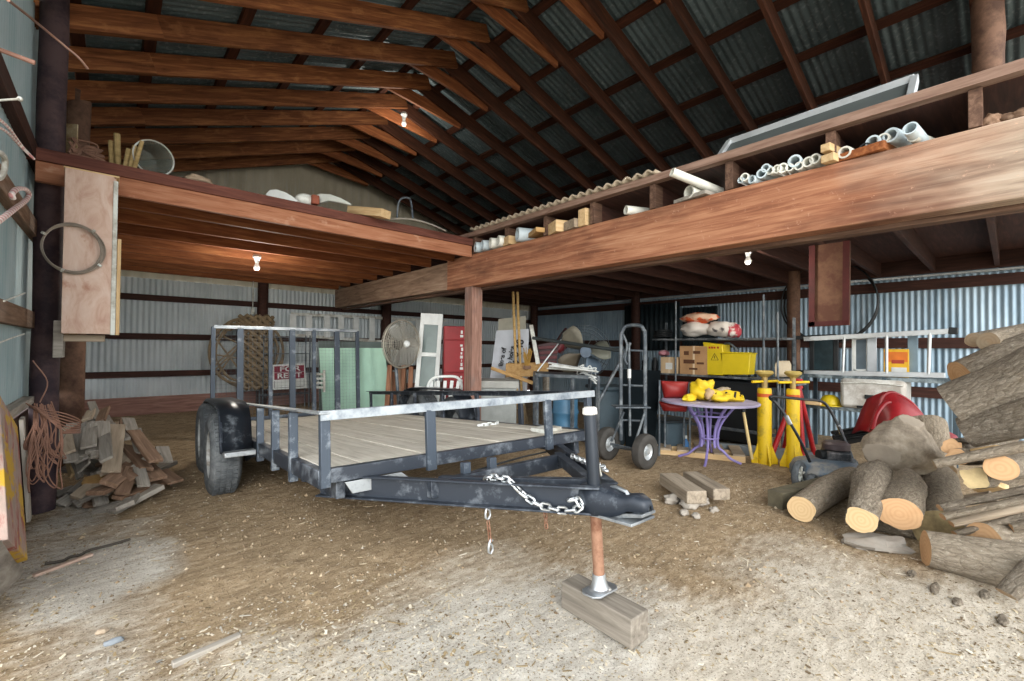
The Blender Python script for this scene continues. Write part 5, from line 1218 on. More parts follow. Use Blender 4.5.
for a in (-.02, .1, .2): MB().bar(rx_*a+V((-.13, -.14, .05)), rx_*(a+.03)+V((-.1, -.11, .11)), .02, .012).build('strap', BLACK, yg)
ax_ = thing('mattock', 'tool with a pale handle and a black collar propped on the purple table', 'tool', G(752, 5.0)); o = V(ax_.location)
MB().cyl(at(752, 461, D=5.0)-o+V((0, 0, .02)), at(743, 409, D=5.1)-o, .017, n=12).build('handle', plain('pale_handle', '#d6bd84', .5, 0, .1), ax_); MB().cyl(at(743.4, 412, D=5.1)-o, at(741.5, 404.5, D=5.11)-o, .028).build('collar', BLACK, ax_)
lump2('head', at(742, 402, D=5.11)-o, (.035, .03, .075), YELP, 3, .3, ax_)
# yellow jack stands
def jack_stand(px, D, topy, label, wpx):
    b = G(px, D); js = thing('jack_stand', label, 'jack stand', b, random.uniform(0, 1)); r = wpx/2/F*D*.95; h_ = at(px, topy, D=D).z-b.z
    MB().lathe([(0, .0), (r, .0), (r, h_-.02), (r*.9, h_), (0, h_)], n=24).build('tube', YEL, js)
    for k in range(4):
        a = PI/2*k+.4; c_, s_ = math.cos(a), math.sin(a)
        MB().prism([(r*.8, 0), (r*1.95, 0), (r*1.95, .05), (r*1.3, .16), (r*.95, .26)], V((-s_*.008, c_*.008, .0)), V((c_, s_, 0)), V((0, 0, 1)), .014).build('fin', YEL, js)
    MB().lathe([(r*1.01, h_-.1), (r*1.03, h_-.1), (r*1.03, h_-.06), (r*1.01, h_-.06)], n=24).build('band', plain('orange_band', '#c4571c', .5, 0, .1), js)
    MB().cyl((0, 0, h_-.02), (0, 0, h_+.13), r*.42).build('ratchet_post', plain('tan_steel', '#a8905a', .5, .3, .15), js)
    MB().lathe([(0, h_+.125), (r*.5, h_+.125), (r*1.25, h_+.165), (r*1.3, h_+.185), (r*1.0, h_+.2), (0, h_+.195)], n=24).build('saddle', plain('tan_saddle', '#b59f5a', .6, .1, .15), js)
    MB().cyl(RT*(-.18)+V((0, 0, h_+.075)), RT*.2+V((0, 0, h_+.075)), .014).build('handle', YEL, js)
    return js
jack_stand(764.5, 5.08, 388, 'tall yellow jack stand next to the purple table', 13.5); jack_stand(793, 4.96, 389, 'tall yellow jack stand in front of the red tripod', 12.5)
st_ = thing('stool', 'tan metal stool with a rounded back behind the yellow jack stands', 'stool', G(789, 5.95)); o = V(st_.location); hS_ = at(789, 379, D=5.95).z-o.z
MB().lathe([(0, hS_), (.15, hS_), (.16, hS_-.015), (.15, hS_-.03), (0, hS_-.03)], n=28).build('seat', plain('tan_seat', '#b3a58c', .6, .1, .12), st_)
rows = [[V((FW.x, FW.y, 0))*.13+RT*(.11*math.sin(PI*(j/8-.5)))*(1 if i < 4 else .75)+V((0, 0, hS_+.02+.055*i)) for j in range(9)] for i in range(5)]
MB().surf(rows).build('backrest', plain('tan_seat', '#b3a58c'), st_, solid=.012, smooth=60)
for k in range(4): a = PI/4+PI/2*k; MB().cyl((.17*math.cos(a), .17*math.sin(a), 0), (.11*math.cos(a), .11*math.sin(a), hS_-.02), .012).build('leg', GREYM, st_)
# red tripod
tp = thing('red_tripod', 'red steel tripod stand behind the two yellow jack stands', 'tripod', G(793, 5.2)); o = V(tp.location); apx = at(798, 383, D=5.3)-o
for px, D in ((769, 5.15), (804, 5.1), (816, 5.35), (783, 5.75)):
    g_ = G(px, D)-o; MB().cyl(g_, apx+V((0, 0, 0))+(g_-apx)*.04, .028, .024, n=14).build('leg', RED, tp)
MB().cyl(apx+V((0, 0, -.06)), apx+V((0, 0, .05)), .05).build('head', RED, tp)
MB().cyl(at(790, 386, D=5.25)-o, at(806, 384, D=5.25)-o, .014).build('pin', GREYM, tp)
# ------------------------------------------------------------------ second rack, ladder
X2 = 7.5
def r2(px, py, X=X2): return at(px, py, X=X)
za, zb2 = r2(880, 377).z, r2(840, 407).z
yA, yB = r2(797, 377).y, r2(962, 377).y
rk2 = thing('wall_rack', 'long dark two level rack in front of the corrugated wall carrying the ladder', 'rack', (X2+.25, (yA+yB)/2, gz(X2, 1)-.02)); o = V(rk2.location)
SH = worn('dark_shelf2', '#4a555a', '#8a979c', (.5, .66), .5, .3, 8)
MB().b2(V((X2, yB, za-.05))-o, V((X2+.5, yA, za))-o).build('shelf', SH, rk2, bevel=.003); MB().b2(V((X2, r2(905, 400).y, zb2-.05))-o, V((X2+.5, yA, zb2))-o).build('shelf', SH, rk2, bevel=.003)
for px in (806, 884, 955):
    for dx in (.02, .47): y = r2(px, 377).y; MB().bar(V((X2+dx, y, o.z))-o, V((X2+dx, y, za))-o, .045, .045).build('leg', BIN, rk2)
ld = thing('ladder', 'aluminium ladder lying on its side on the upper shelf of the dark rack', 'ladder', (X2+.05, (yA+yB)/2, za)); o = V(ld.location); xl = X2+.04
def lq(px, py): return V((xl, r2(px, py).y, r2(px, py).z))-o
MB().bar(lq(803, 339), lq(952, 331), .03, .065).build('rail', ALU, ld, bevel=.004); MB().bar(lq(803, 372.5), lq(945, 375.5), .03, .065).build('rail', ALU, ld, bevel=.004)
for a, b in (((843.5, 337), (842, 373)), ((929.5, 333), (928, 374.5)), ((886, 335), (886, 374))): MB().cyl(lq(*b), lq(*a), .018, n=12).build('rung', ALU, ld)
MB().bar(lq(948, 330.5), lq(958, 331), .045, .085).build('end_cap', BLACK, ld, bevel=.01)
fw2 = thing('dark_window', 'black framed window with a dark pane leaning behind the ladder', 'window', (X2+.3, r2(815, 372).y, za)); o = V(fw2.location)
def wq(px, py, X=X2+.28): return at(px, py, X=X)-o
for (a, b) in (((793, 338), (836, 336)), ((793, 372), (836, 372)), ((794, 338), (794, 372)), ((836, 336), (836, 372)), ((812, 337), (812, 372))): MB().bar(wq(*a), wq(*b), .04, .06).build('frame_bar', BLACK, fw2, bevel=.006)
panel4(wq(814, 340), wq(834, 339), wq(834, 370), wq(814, 370), .01).build('pane', plain('dark_glass', '#33464c', .2, .1, .3, 4), fw2)
pfm = thing('picture_frame', 'small white framed dark panel standing on the dark rack', 'frame', (X2+.25, r2(861, 370).y, za)); o = V(pfm.location)
def wq2(px, py, X=X2+.22): return at(px, py, X=X)-o
for (a, b) in (((853, 338), (869, 337)), ((853, 371), (869, 371)), ((854, 338), (854, 371)), ((868.5, 337), (868.5, 371))): MB().bar(wq2(*a), wq2(*b), .02, .05).build('frame_bar', WHITE, pfm, bevel=.004)
panel4(wq2(855, 340), wq2(868, 339), wq2(868, 369), wq2(855, 369), .008).build('panel', plain('slate_panel', '#55646e', .4, 0, .15), pfm)
for px, lab in ((872, 'tall pale grey strip between the small white frame and the yellow box'), (913, 'tall grey strip on the far side of the yellow box')):
    b_ = at(px, 374, X=X2+.2); b_.z = za; t_ = at(px, 336, X=X2+.2); t_.y = b_.y; tag(plank('steel_strip', b_, t_, .1, .02, GALV if px < 900 else plain('blue_grey_strip', '#7d929e', .5, .3, .1), up=(-1, 0, 0)), lab, 'strip')
yb_ = thing('yellow_box', 'yellow and orange printed box on the dark rack', 'box', (X2+.2, r2(894, 370).y, za)); o = V(yb_.location)
A, B = at(882, 349, X=X2+.15)-o, at(907, 348, X=X2+.15)-o; hy = A.z; wY = A.y-B.y
MB().b2((-.05, -wY/2, 0), (.08, wY/2, hy)).build('body', plain('yellow_card', '#e0b02a', .6, 0, .08), yb_, bevel=.003)
MB().box((-.052, 0, hy*.72), (.004, wY*.92, hy*.36)).build('orange_band', plain('orange_card', '#d9772a', .6, 0, .1), yb_); MB().box((-.053, -.02, hy*.55), (.004, wY*.5, hy*.13)).build('red_mark', plain('red_mark', '#a8402c', .6, 0, .1), yb_)
MB().box((-.053, -wY*.12, hy*.2), (.004, wY*.6, hy*.3)).build('pale_label', WHITE, yb_)
cs = thing('storage_case', 'bulky white fabric case with a dark handle on the lower shelf', 'case', (X2+.2, r2(872, 405).y, zb2)); o = V(cs.location)
A, B = r2(840, 378).y, r2(906, 378).y; wC = A-B; hC = r2(870, 379).z-zb2
mb = MB().b2((-.24, -wC/2, 0), (.24, wC/2, hC)); ob = mb.build('body', worn('white_vinyl', '#c9c9c4', '#a39e96', (.5, .66), .5, 0, 5), cs, bevel=.05)
MB().box((-.245, -.02, hC*.42), (.02, wC*.26, hC*.13)).build('handle', BLACK, cs, bevel=.006); MB().tube([(-.25, wC/2-.02, hC*.84), (-.25, 0, hC*.88), (-.25, -wC/2+.02, hC*.84)], .008, 6).build('seam', OFFW, cs)
hh_ = thing('hard_hat', 'yellow hard hat on the lower shelf beside the white case', 'hat', (X2+.1, r2(828, 405).y, zb2)); mb = MB(); R_h = .12
MB().lathe([(0, .15), (.05, .145), (.09, .12), (.115, .07), (.122, .03), (.125, .012)], n=28).build('shell', YELP, hh_, solid=.004); MB().lathe([(.122, .014), (.16, .006), (.162, .0), (.12, .004)], (-.02, 0, 0), n=28).build('brim', YELP, hh_)
tag(plank('plank', V((X2-.02, r2(806, 400).y, zb2+.03)), V((X2-.02, r2(822, 403).y, zb2+.03)), .14, .05, FRESHW), 'short yellow wood piece lying by the hard hat', 'wood piece')
tag(plank('plank', V((X2-.05, r2(858, 408).y, zb2+.03)), V((X2-.1, r2(902, 396).y, zb2+.06)), .05, .03, BLACK), 'black bar lying in front of the white case', 'bar')
# hanging red board, hose loop, dark sheets on the wall
rb_ = thing('hanging_board', 'flat brown board with red edges hanging from the loft joists', 'board', at(829, 327, X=6.0)); o = V(rb_.location)
TL, TR_, BR, BL = [at(x, y, X=6.0)-o for x, y in ((809, 253), (850, 250), (849.5, 325), (808.5, 327))]; TL.z = TR_.z = 2.46-o.z
panel4(TL, TR_, BR, BL, .03).build('board', worn('brown_board', '#543426', '#6a4c39', (.5, .66), .8, 0, 4), rb_); 
n2 = V((-.018, 0, 0))
for a, b, l_ in ((TL, BL, .16), (TR_, BR, .12)):
    s = (TR_-TL).normalized()*(.035 if a is TL else -.03); MB().bar(a+s+n2, b+s+n2, .06, .008, up=(-1, 0, 0)).build('red_edge', plain('barn_red', '#4b1917', .7, 0, .2), rb_)
MB().bar(BL+n2+V((0, 0, .03)), BR+n2+V((0, 0, .03)), .008, .05).build('red_edge', plain('barn_red', '#4b1917'), rb_)
hz = MB(); cH = at(830, 305, X=XR-.1)
for k in range(3): hz.torus(cH+V((-.03*k, .02*k, .02*k)), .66+.02*k, .014, (1, 0, 0), 48, 6)
tag(hz.build('hose_loop', BLACK), 'big loop of black hose hung on the corrugated wall behind the red edged board', 'hose')
for (x0_, x1_, y0_, y1_, lab) in ((625, 680, 306, 337, 'dark corrugated sheet hung on the far wall above the hand truck'), (683, 718, 308, 337, 'dark sheet on the far wall behind the sacks')):
    a = at(x0_, y0_, X=XR-.06); b = at(x1_, y1_, X=XR-.06); mbx = MB(); rows = [[], []]; n_ = 60
    for i in range(n_+1):
        y = a.y+(b.y-a.y)*i/n_; x = XR-.08+.01*math.sin(i*1.2); rows[0].append((x, y, a.z)); rows[1].append((x, y, b.z-.3))
    tag(mbx.surf(rows).build('dark_sheet', plain('dark_green_sheet', '#232f35', .5, .1, .2), solid=.01), lab, 'sheet')
# lawn mower
lm = thing('lawn_mower', 'old push lawn mower with a black tube handle beside the cut logs', 'mower', G(822, 4.15), 0); o = V(lm.location)
def mq(px, py, D): return at(px, py, D=D)-o
dk_ = MB(); c_ = mq(825, 470, 4.25); rows = []
for r, z in ((.0, .1), (.16, .1), (.23, .08), (.26, .02), (.26, -.04)): rows.append([c_+RT*(r*1.15*math.cos(t))+V((FW.x, FW.y, 0))*(r*math.sin(t))+V((0, 0, z)) for t in [2*PI*k/32 for k in range(33)]])
dk_.surf(rows).build('deck', worn('mower_deck', '#5a6a78', '#8d8a84', (.48, .64), .5, .2, 8), lm, solid=.006, smooth=50)
for px, py, D, r in ((799, 470, 4.1, .125), (812, 476, 3.95, .085), (852, 468, 4.2, .125), (845, 474, 3.95, .085)):
    c = mq(px, py, D); c.z = r; axd = (RT*.62-V((FW.x, FW.y, 0))*.78).normalized(); axd.z = 0; axd.normalize()
    t = MB().lathe([(r*.6, -.02), (r*.9, -.028), (r, -.012), (r, .012), (r*.9, .028), (r*.6, .02)], c, axd, 32).build('tire', RUBG, lm)
    mb = MB().lathe([(r*.62, -.015), (r*.5, .008), (r*.2, .012), (0, .016)], c, axd, 24)
    for k in range(5):
        a = 2*PI*k/5; u_ = axd.orthogonal().normalized(); w_ = axd.cross(u_); mb.tube([c+axd*.018+(u_*math.cos(a)+w_*math.sin(a))*r*.2, c+axd*.02+(u_*math.cos(a)+w_*math.sin(a))*r*.58], r*.07, 6)
    mb.build('rim', OFFW, t)
eng = mq(836, 457, 4.3); Rz = Matrix.Rotation(.5, 3, 'Z')
MB().box(eng+V((0, 0, .0)), (.24, .2, .14), Rz).build('engine', worn('engine_metal', '#2e3236', '#6f6c6c', (.52, .68), .5, .3, 10), lm, bevel=.02)
MB().lathe([(.0, .05), (.09, .05), (.115, .03), (.115, -.02), (0, -.02)], eng+V((0, 0, .1)), n=24).build('starter_cover', plain('mower_cover', '#55494a', .5, .2, .2), lm)
MB().cyl(eng+RT*(-.17)+V((0, 0, .02)), eng+RT*(-.10)+V((0, 0, .02)), .05).build('air_filter', BLACK, lm); MB().box(eng+RT*(-.16)+V((0, 0, -.03)), (.07, .05, .03), Rz).build('label', WHITE, lm)
MB().box(eng+RT*(-.02)+V((0, 0, -.09)), (.26, .22, .05), Rz).build('engine_base', BLACK, lm, bevel=.01)
hb = [mq(810, 462, 4.1), mq(800, 440, 4.1), mq(787, 418, 4.12), mq(776, 403, 4.15), mq(770, 398, 4.2), mq(775, 396.5, 4.25), mq(800, 399, 4.35), mq(820, 401, 4.45), mq(828, 407, 4.45), mq(838, 425, 4.4), mq(850, 452, 4.3), mq(853, 463, 4.25)]
MB().tube(bez(hb, 5), .0135, 10).build('handle', plain('handle_black', '#2a2d30', .4, .3, .15), lm)
MB().cyl(mq(786, 416, 4.1), mq(790, 424, 4.1), .02).build('handle_clamp', GALV, lm); MB().cyl(mq(838, 425, 4.4), mq(842, 434, 4.4), .018).build('handle_clamp', GALV, lm)
# dark rails heaped at the wall foot
rnd = random.Random(31)
for k in range(6):
    a = at(836+rnd.uniform(-4, 6), 433+k*2.2, D=5.2-.05*k); b = at(888+rnd.uniform(-6, 6), 424+k*2.2, D=5.1-.05*k)
    a.z = max(a.z, gz(a.x, a.y)+.03); b.z = max(b.z, gz(b.x, b.y)+.03)
    tag(plank('black_rail', a, b, .06, .035, BLACK, up=(0, 0, 1)), 'black rail in the stack between the lawn mower and the red tub', 'rail', 'black rails by the mower')
gr_ = at(735, 443, D=5.6); tag(plank('steel_bar', G(700, 5.75)+V((0, 0, .06)), G(835, 5.3)+V((0, 0, .06)), .09, .12, plain('grey_beam', '#7d858a', .5, .3, .15)), 'long grey steel bar lying on the dirt in front of the rack', 'bar')
# red plastic tub
rt = thing('red_tub', 'red plastic tub lying tilted behind the big stump', 'tub', G(905, 4.5)); o = V(rt.location); rows = []
prof = [(868, 432, 428), (872, 424, 432), (878, 408, 434), (884, 396, 435), (892, 393, 435), (902, 397, 435), (912, 404, 435), (922, 416, 434), (930, 425, 434), (940, 429, 434), (947, 431, 433)]
for px, yt, yb_2 in prof:
    top = at(px, yt, D=4.65)-o; bot = at(px, yb_2+12, D=4.4)-o; fr = V((FW.x, FW.y, 0))
    rows.append([top+fr*.22+V((0, 0, -.06)), top+fr*.1, top, top.lerp(bot, .25)-fr*.10, top.lerp(bot, .6)-fr*.13, bot-fr*.08])
MB().surf(rows).build('shell', worn('tub_red', '#8d171d', '#74141a', (.5, .7), .45, 0, 3), rt, solid=.012, smooth=70)
MB().tube(bez([r[2]+V((0, 0, .005)) for r in rows], 3), .018, 8).build('rim', plain('tub_rim', '#84161c', .4, 0, .1), rt)
MB().tube(bez([at(872, 430, D=4.35)-o, at(876, 415, D=4.4)-o, at(884, 404, D=4.45)-o, at(890, 402, D=4.45)-o], 5), .022, 8).build('fold', plain('tub_rim', '#84161c'), rt)

hc = MB(); c_ = V((RXa+.22, rk(656, 338).y, zs1+.05))
for k in range(4): hc.torus(c_+V((.01*k, .01*(k % 2), .03*k-.02)), .13+.008*(k % 2), .014, (.1, .1, 1), 32, 6)
tag(hc.build('hose_coil', BLACK), 'coil of black hose on the top shelf beside the white sacks', 'hose')
sack(664, 353, (.08, .1, .05), sackmat('pinkish_cloth', '#a8707a', '#c9b5b5', .55), 'small pinkish cloth bundle on top of the small pale cardboard box', 9, z0=zs2+.26)
for k, (px, py) in enumerate(((650, 372), (655, 368), (645, 366))):
    a = at(px, py, X=RXa+.2); a.z = zs2+.02; tag(MB().lathe([(0, 0), (.05, 0), (.052, .02), (.052, .15), (.03, .19), (.03, .22), (0, .22)], a, n=16).build('jug', (BIN, BLACK, BLUEBK)[k]), ('slate', 'black', 'blackish')[k]+' plastic jug on the second shelf of the metal rack', 'jug')
# ------------------------------------------------------------------ pipes and offcuts stored on the big beam
rnd = random.Random(17)
def pipe(px, py, r, L_, mat, label, group=None, dy=0, dz=.0, X=XB+.02, tilt=0.0, hollow=True, name='pipe'):
    p = at(px, py, X=X); d = V((1, dy, tilt)).normalized(); p = V((X-.03, p.y, max(p.z, 2.457+r)))
    mb = MB()
    mb.lathe([(r*.72, L_), (r, L_), (r, 0), (r*.72, 0), (r*.72, L_*.98)] if hollow else [(0, L_), (r, L_), (r, 0), (0, 0)], p, d, 16)
    return tag(mb.build(name, mat), label, 'pipe', group)
PG, PL = 'pale pipes in the gap over the yellow bucket', 'pale plastic pipe end in the row of pipes lying on the big beam'
for px, py, r in ((763, 174.5, .034), (767, 169, .03), (771, 172, .026), (778, 170, .03), (784, 169, .034), (791, 168.5, .026), (796, 162, .042), (800, 167, .028), (809, 163, .034), (816, 160, .034), (742, 181, .022), (746, 178, .03), (753, 181, .03)):
    pipe(px, py, r, rnd.uniform(.5, 1.4), PVC if rnd.random() < .75 else PVCB, PL, PG, rnd.uniform(-.35, .1))
pipe(845.5, 153.5, .038, 1.2, PVC, 'pale pipe end just beyond the joist with two white blocks', None, -.2)
pipe(866, 149, .03, .9, BLACK, 'short dark pipe end at the start of the last row of pipes', None, -.1); pipe(873.5, 143, .038, 1.2, PVCB, 'open pipe end beside the dark one', None, -.2); pipe(884, 140, .032, 1.2, PVC, 'smaller pipe end between two larger open ones', None, -.2); pipe(891.5, 136.5, .042, 1.2, PVCB, 'largest open pipe end in the last row', None, -.3); pipe(914, 138, .03, 1.0, PVC, 'low pipe end under the raised clear tube', None, -.3)
# raised tubes
def tube2(a, b, r, mat, label):
    a = V(a); b = V(b); d = (b-a); return tag(MB().lathe([(r*.78, d.length), (r, d.length), (r, 0), (r*.78, 0), (r*.78, d.length*.98)], a, d.normalized(), 16).build('pipe', mat), label, 'pipe')
q1 = at(910, 128, X=XB-.08); tube2(q1, at(923, 143, X=XB+.12), .036, PVCB, 'raised clear tube tilted up from the beam, the farthest along the row')
q1 = at(672, 172, X=XB-.22); tube2(q1, at(709, 193, X=XB+.06)+V((.1, -.05, .02)), .034, PVC, 'long white pipe slanting up out of the gap past the edge board')
q1 = at(690, 193.5, X=XB+.0); tube2(V((XB-.02, q1.y, 2.457+.055)), V((XB+1.0, q1.y-.3, 2.457+.055)), .052, PVC, 'thick white pipe end under the slanting white pipe')
q1 = at(627, 213, X=XB); tube2(V((XB-.02, q1.y, 2.457+.042)), V((XB+1.0, q1.y-.5, 2.457+.042)), .04, PVC, 'single white pipe end alone in its gap between two joists')
q1 = at(519, 236, X=XB); tube2(V((XB-.03, q1.y, 2.457+.085)), V((XB+1.2, q1.y-.6, 2.457+.085)), .08, PVCB, 'big white tube end with a dark mouth near the square post')
for k, (px, py, mat) in enumerate(((477, 248, PVCB), (484, 246, PVCB), (492, 246, PVC), (500, 244, PVC))):
    q1 = at(px, py, X=XB); tube2(V((XB-.03, q1.y, 2.457+.07)), V((XB+.9, q1.y-.4, 2.457+.07)), .066, mat, ('bluish bottle shaped tube end in the corner of the two lofts', 'second bluish tube end from the corner of the two lofts', 'white tube end beside the bluish ones', 'last white tube end before the first joist')[k])
def off(px, py, w, t, L_, mat, label, dy=-.2, lift=0):
    q = at(px, py, X=XB); a = V((XB-.02, q.y, 2.457+t/2+lift)); b = a+V((L_, dy*L_, 0)); tag(plank('timber_offcut', a, b, w, t, mat), label, 'timber offcut')
off(507, 240, .16, .10, .6, FRESHW, 'pale block of timber beside the big white tube on the beam', -.3); off(533, 234, .3, .05, .8, OCHRE, 'flat ochre board behind the big white tube on the beam', -.5, .04)
off(553, 230, .22, .12, .7, FRESHW, 'pale wedge of timber just past the second joist', -.45); off(570, 226, .2, .09, .6, TANW, 'tan timber end in the second gap on the beam', -.3); off(583, 218, .10, .17, .5, FRESHW, 'upright white timber block against the third joist', -.1)
q = at(831, 152, X=XB); a = V((XB-.05, q.y+.02, 2.555)); tag(plank('timber_offcut', a, a+V((.5, -.1, 0)), .055, .05, FRESHW), 'upper pale square stick against the joist over the beam', 'timber offcut')
a = V((XB-.05, q.y+.01, 2.485)); tag(plank('timber_offcut', a, a+V((.5, -.12, 0)), .075, .05, FRESHW), 'lower pale square stick jutting out under the upper one', 'timber offcut')
off(860, 150, .25, .05, .6, JOIST, 'reddish board lying low behind the last row of pipes', -.2); off(690, 199, .3, .03, .5, GREYW, 'flat grey board below the thick white pipe', -.2)
rnd = random.Random(6)
for k in range(7):
    q = at(985+k*6, 108-k*1.2, X=XB+.1); lump('wood_scrap', V((XB+.08+rnd.uniform(0, .1), q.y, 2.457+.03)), (rnd.uniform(.03, .06), rnd.uniform(.03, .05), rnd.uniform(.025, .05)), BROWNW, 'dark scrap of wood on the beam past the last joist', 'wood scrap', k, .4)['group'] = 'wood scraps on the beam'
# corrugated roofing offcut and framed panel on the upper loft
rows = []; ya_, yb_ = at(474, 238, X=XB).y, at(660, 185, X=XB).y; n_ = 150
for xx in (XB-.07, XB+.5, XB+1.0): rows.append([(xx, ya_+(yb_-ya_)*i/n_, 2.757+.016*math.sin(i*2*PI/6)) for i in range(n_+1)])
tag(MB().surf(rows).build('roofing_sheet', plain('rusty_roofing', '#b3a48f', .7, .1, .15), solid=.016), 'old corrugated roofing sheet lying on the loft edge over the beam', 'roofing sheet')
fp = thing('framed_panel', 'grey panel in a pale aluminium frame lying tilted on the upper loft', 'panel', at(820, 140, X=4.0)); o = V(fp.location); o.z = 2.74; fp.location = o
a = at(728, 148, X=3.75); b = at(914, 77, X=3.75); a.z = b.z = (a.z+b.z)/2+.0; 
up_ = V((.45, 0, .22)); lo_a, lo_b = V((3.55, a.y, 2.745)), V((3.55, b.y, 2.745))
hi_a, hi_b = V((3.78, a.y, 2.97)), V((3.78, b.y, 2.99))
panel4(hi_a-o, hi_b-o, lo_b-o, lo_a-o, .012).build('sheet', plain('grey_sheet', '#474d4c', .6, .1, .1), fp)
for p0, p1 in ((hi_a, hi_b), (lo_a, lo_b), (hi_a, lo_a), (hi_b, lo_b)): MB().bar(p0-o, p1-o, .04, .055).build('frame_bar', ALU, fp, bevel=.004)
# ------------------------------------------------------------------ logs
def log(p0, p1, r0, r1, mat, label, e0=ENDG, e1=ENDD, seed=0, bend=0, knob=None, amp=.07, flat=1.0, group=None, name='log', n=28, cat='log', slant=0):
    p0 = V(p0); p1 = V(p1); d = p1-p0; L_ = d.length; R = frame(d).to_4x4(); R.translation = (p0+p1)/2; m_ = max(6, int(L_/.05)); mb = MB(); o = 0
    rings = []
    for i in range(m_+1):
        t = i/m_; r = r0+(r1-r0)*t; ring = []
        for k in range(n):
            a = 2*PI*k/n; nn = noise.noise(V((math.cos(a)*1.3+seed*7, math.sin(a)*1.3, t*L_*2.2)))*amp*1.3+noise.noise(V((math.cos(a)*4+seed, math.sin(a)*4, t*L_*5)))*amp*.5
            rr = r*(1+nn)
            if knob: 
                dd = ((t-knob[0])*L_/r)**2+(math.atan2(math.sin(a-knob[1]), math.cos(a-knob[1])))**2; rr += r*knob[2]*math.exp(-dd*1.6)
            ring.append(V((-L_/2+L_*t, rr*math.cos(a), rr*math.sin(a)*flat+bend*math.sin(PI*t))))
        rings.append(ring)
    if slant:
        cd = R.to_3x3().inverted() @ (EYE-p0); cd.x = 0; cd.normalize()
        for i, ring in enumerate(rings):
            w_ = max(0, 1-(i/m_)*L_/(r0*2.5))
            for k, q_ in enumerate(ring): ring[k] = V((q_.x+slant*w_*(q_.y*cd.y+q_.z*cd.z)+slant*w_*r0*.5, q_.y, q_.z))
    for r in rings: mb.v += r
    for i in range(m_):
        for k in range(n): mb.f.append([i*n+k, i*n+(k+1) % n, (i+1)*n+(k+1) % n, (i+1)*n+k]); mb.mi.append(0)
    for ri, mi_ in ((0, 1), (m_, 2)):
        c = len(mb.v); mb.v.append(sum(rings[ri], V((0, 0, 0)))/n)
        for k in range(n): mb.f.append([c, ri*n+k, ri*n+(k+1) % n]); mb.mi.append(mi_)
    ob = mb.build(name, [mat, e0, e1], origin=(0, 0, 0), smooth=50); ob.matrix_world = R; return tag(ob, label, cat, group)
def lg(a, b, r0, r1, mat, label, **k): return log(at(a[0], a[1], D=a[2]), at(b[0], b[1], D=b[2]), r0, r1, mat, label, **k)
def onfl(px, py, D, r): p = at(px, py, D=D); p.z = gz(p.x, p.y)+r*.93; return p
log(onfl(801, 512, 3.25, .095), onfl(853, 490, 4.0, .115), .092, .118, BARK, 'smooth log with a round cut end, outermost toward the trailer', seed=1, bend=.03, amp=.09)
log(at(861, 520, D=2.86), at(877, 473, D=3.5), .085, .108, BARKD, 'rough barked log with a pale cut end, between the outermost log and the short one', seed=2, bend=.06, amp=.18, knob=(.6, .4, .2))
log(at(899, 514, D=2.86), at(905, 483, D=3.35), .118, .13, BARK, 'short thick log with a broad cut end below the stump', e0=ENDO, seed=3, amp=.16, flat=.86)
log(at(940, 532, D=2.86), at(935, 480, D=3.8), .135, .15, BARK, 'dim hollow log lying deep between the stump and the log stack', e0=plain('pale_rot', '#a8946c', .9, 0, .3, 12), seed=4)
log(onfl(845, 540, 3.22, .05), onfl(918, 540, 2.98, .05), .055, .06, BARK, 'thin log lying crosswise on the dirt under the cut ends', e0=ENDD, seed=5)
sp_ = at(880, 549, D=2.85); mbs = MB().sph((0, 0, 0), 1, 18, 10); mbs.v = [V((p.x*.2, p.y*.11, p.z*.045))*(1+.5*noise.noise(p*1.6)+.15*noise.noise(p*5)) for p in mbs.v]; R_ = Matrix.Rotation(-.75, 3, 'Z'); mbs.v = [R_ @ p+V((sp_.x, sp_.y, .018)) for p in mbs.v]
tag(mbs.build('stone_slab', STONE, smooth=30), 'flat grey stone slab on the dirt in front of the cut logs', 'stone')
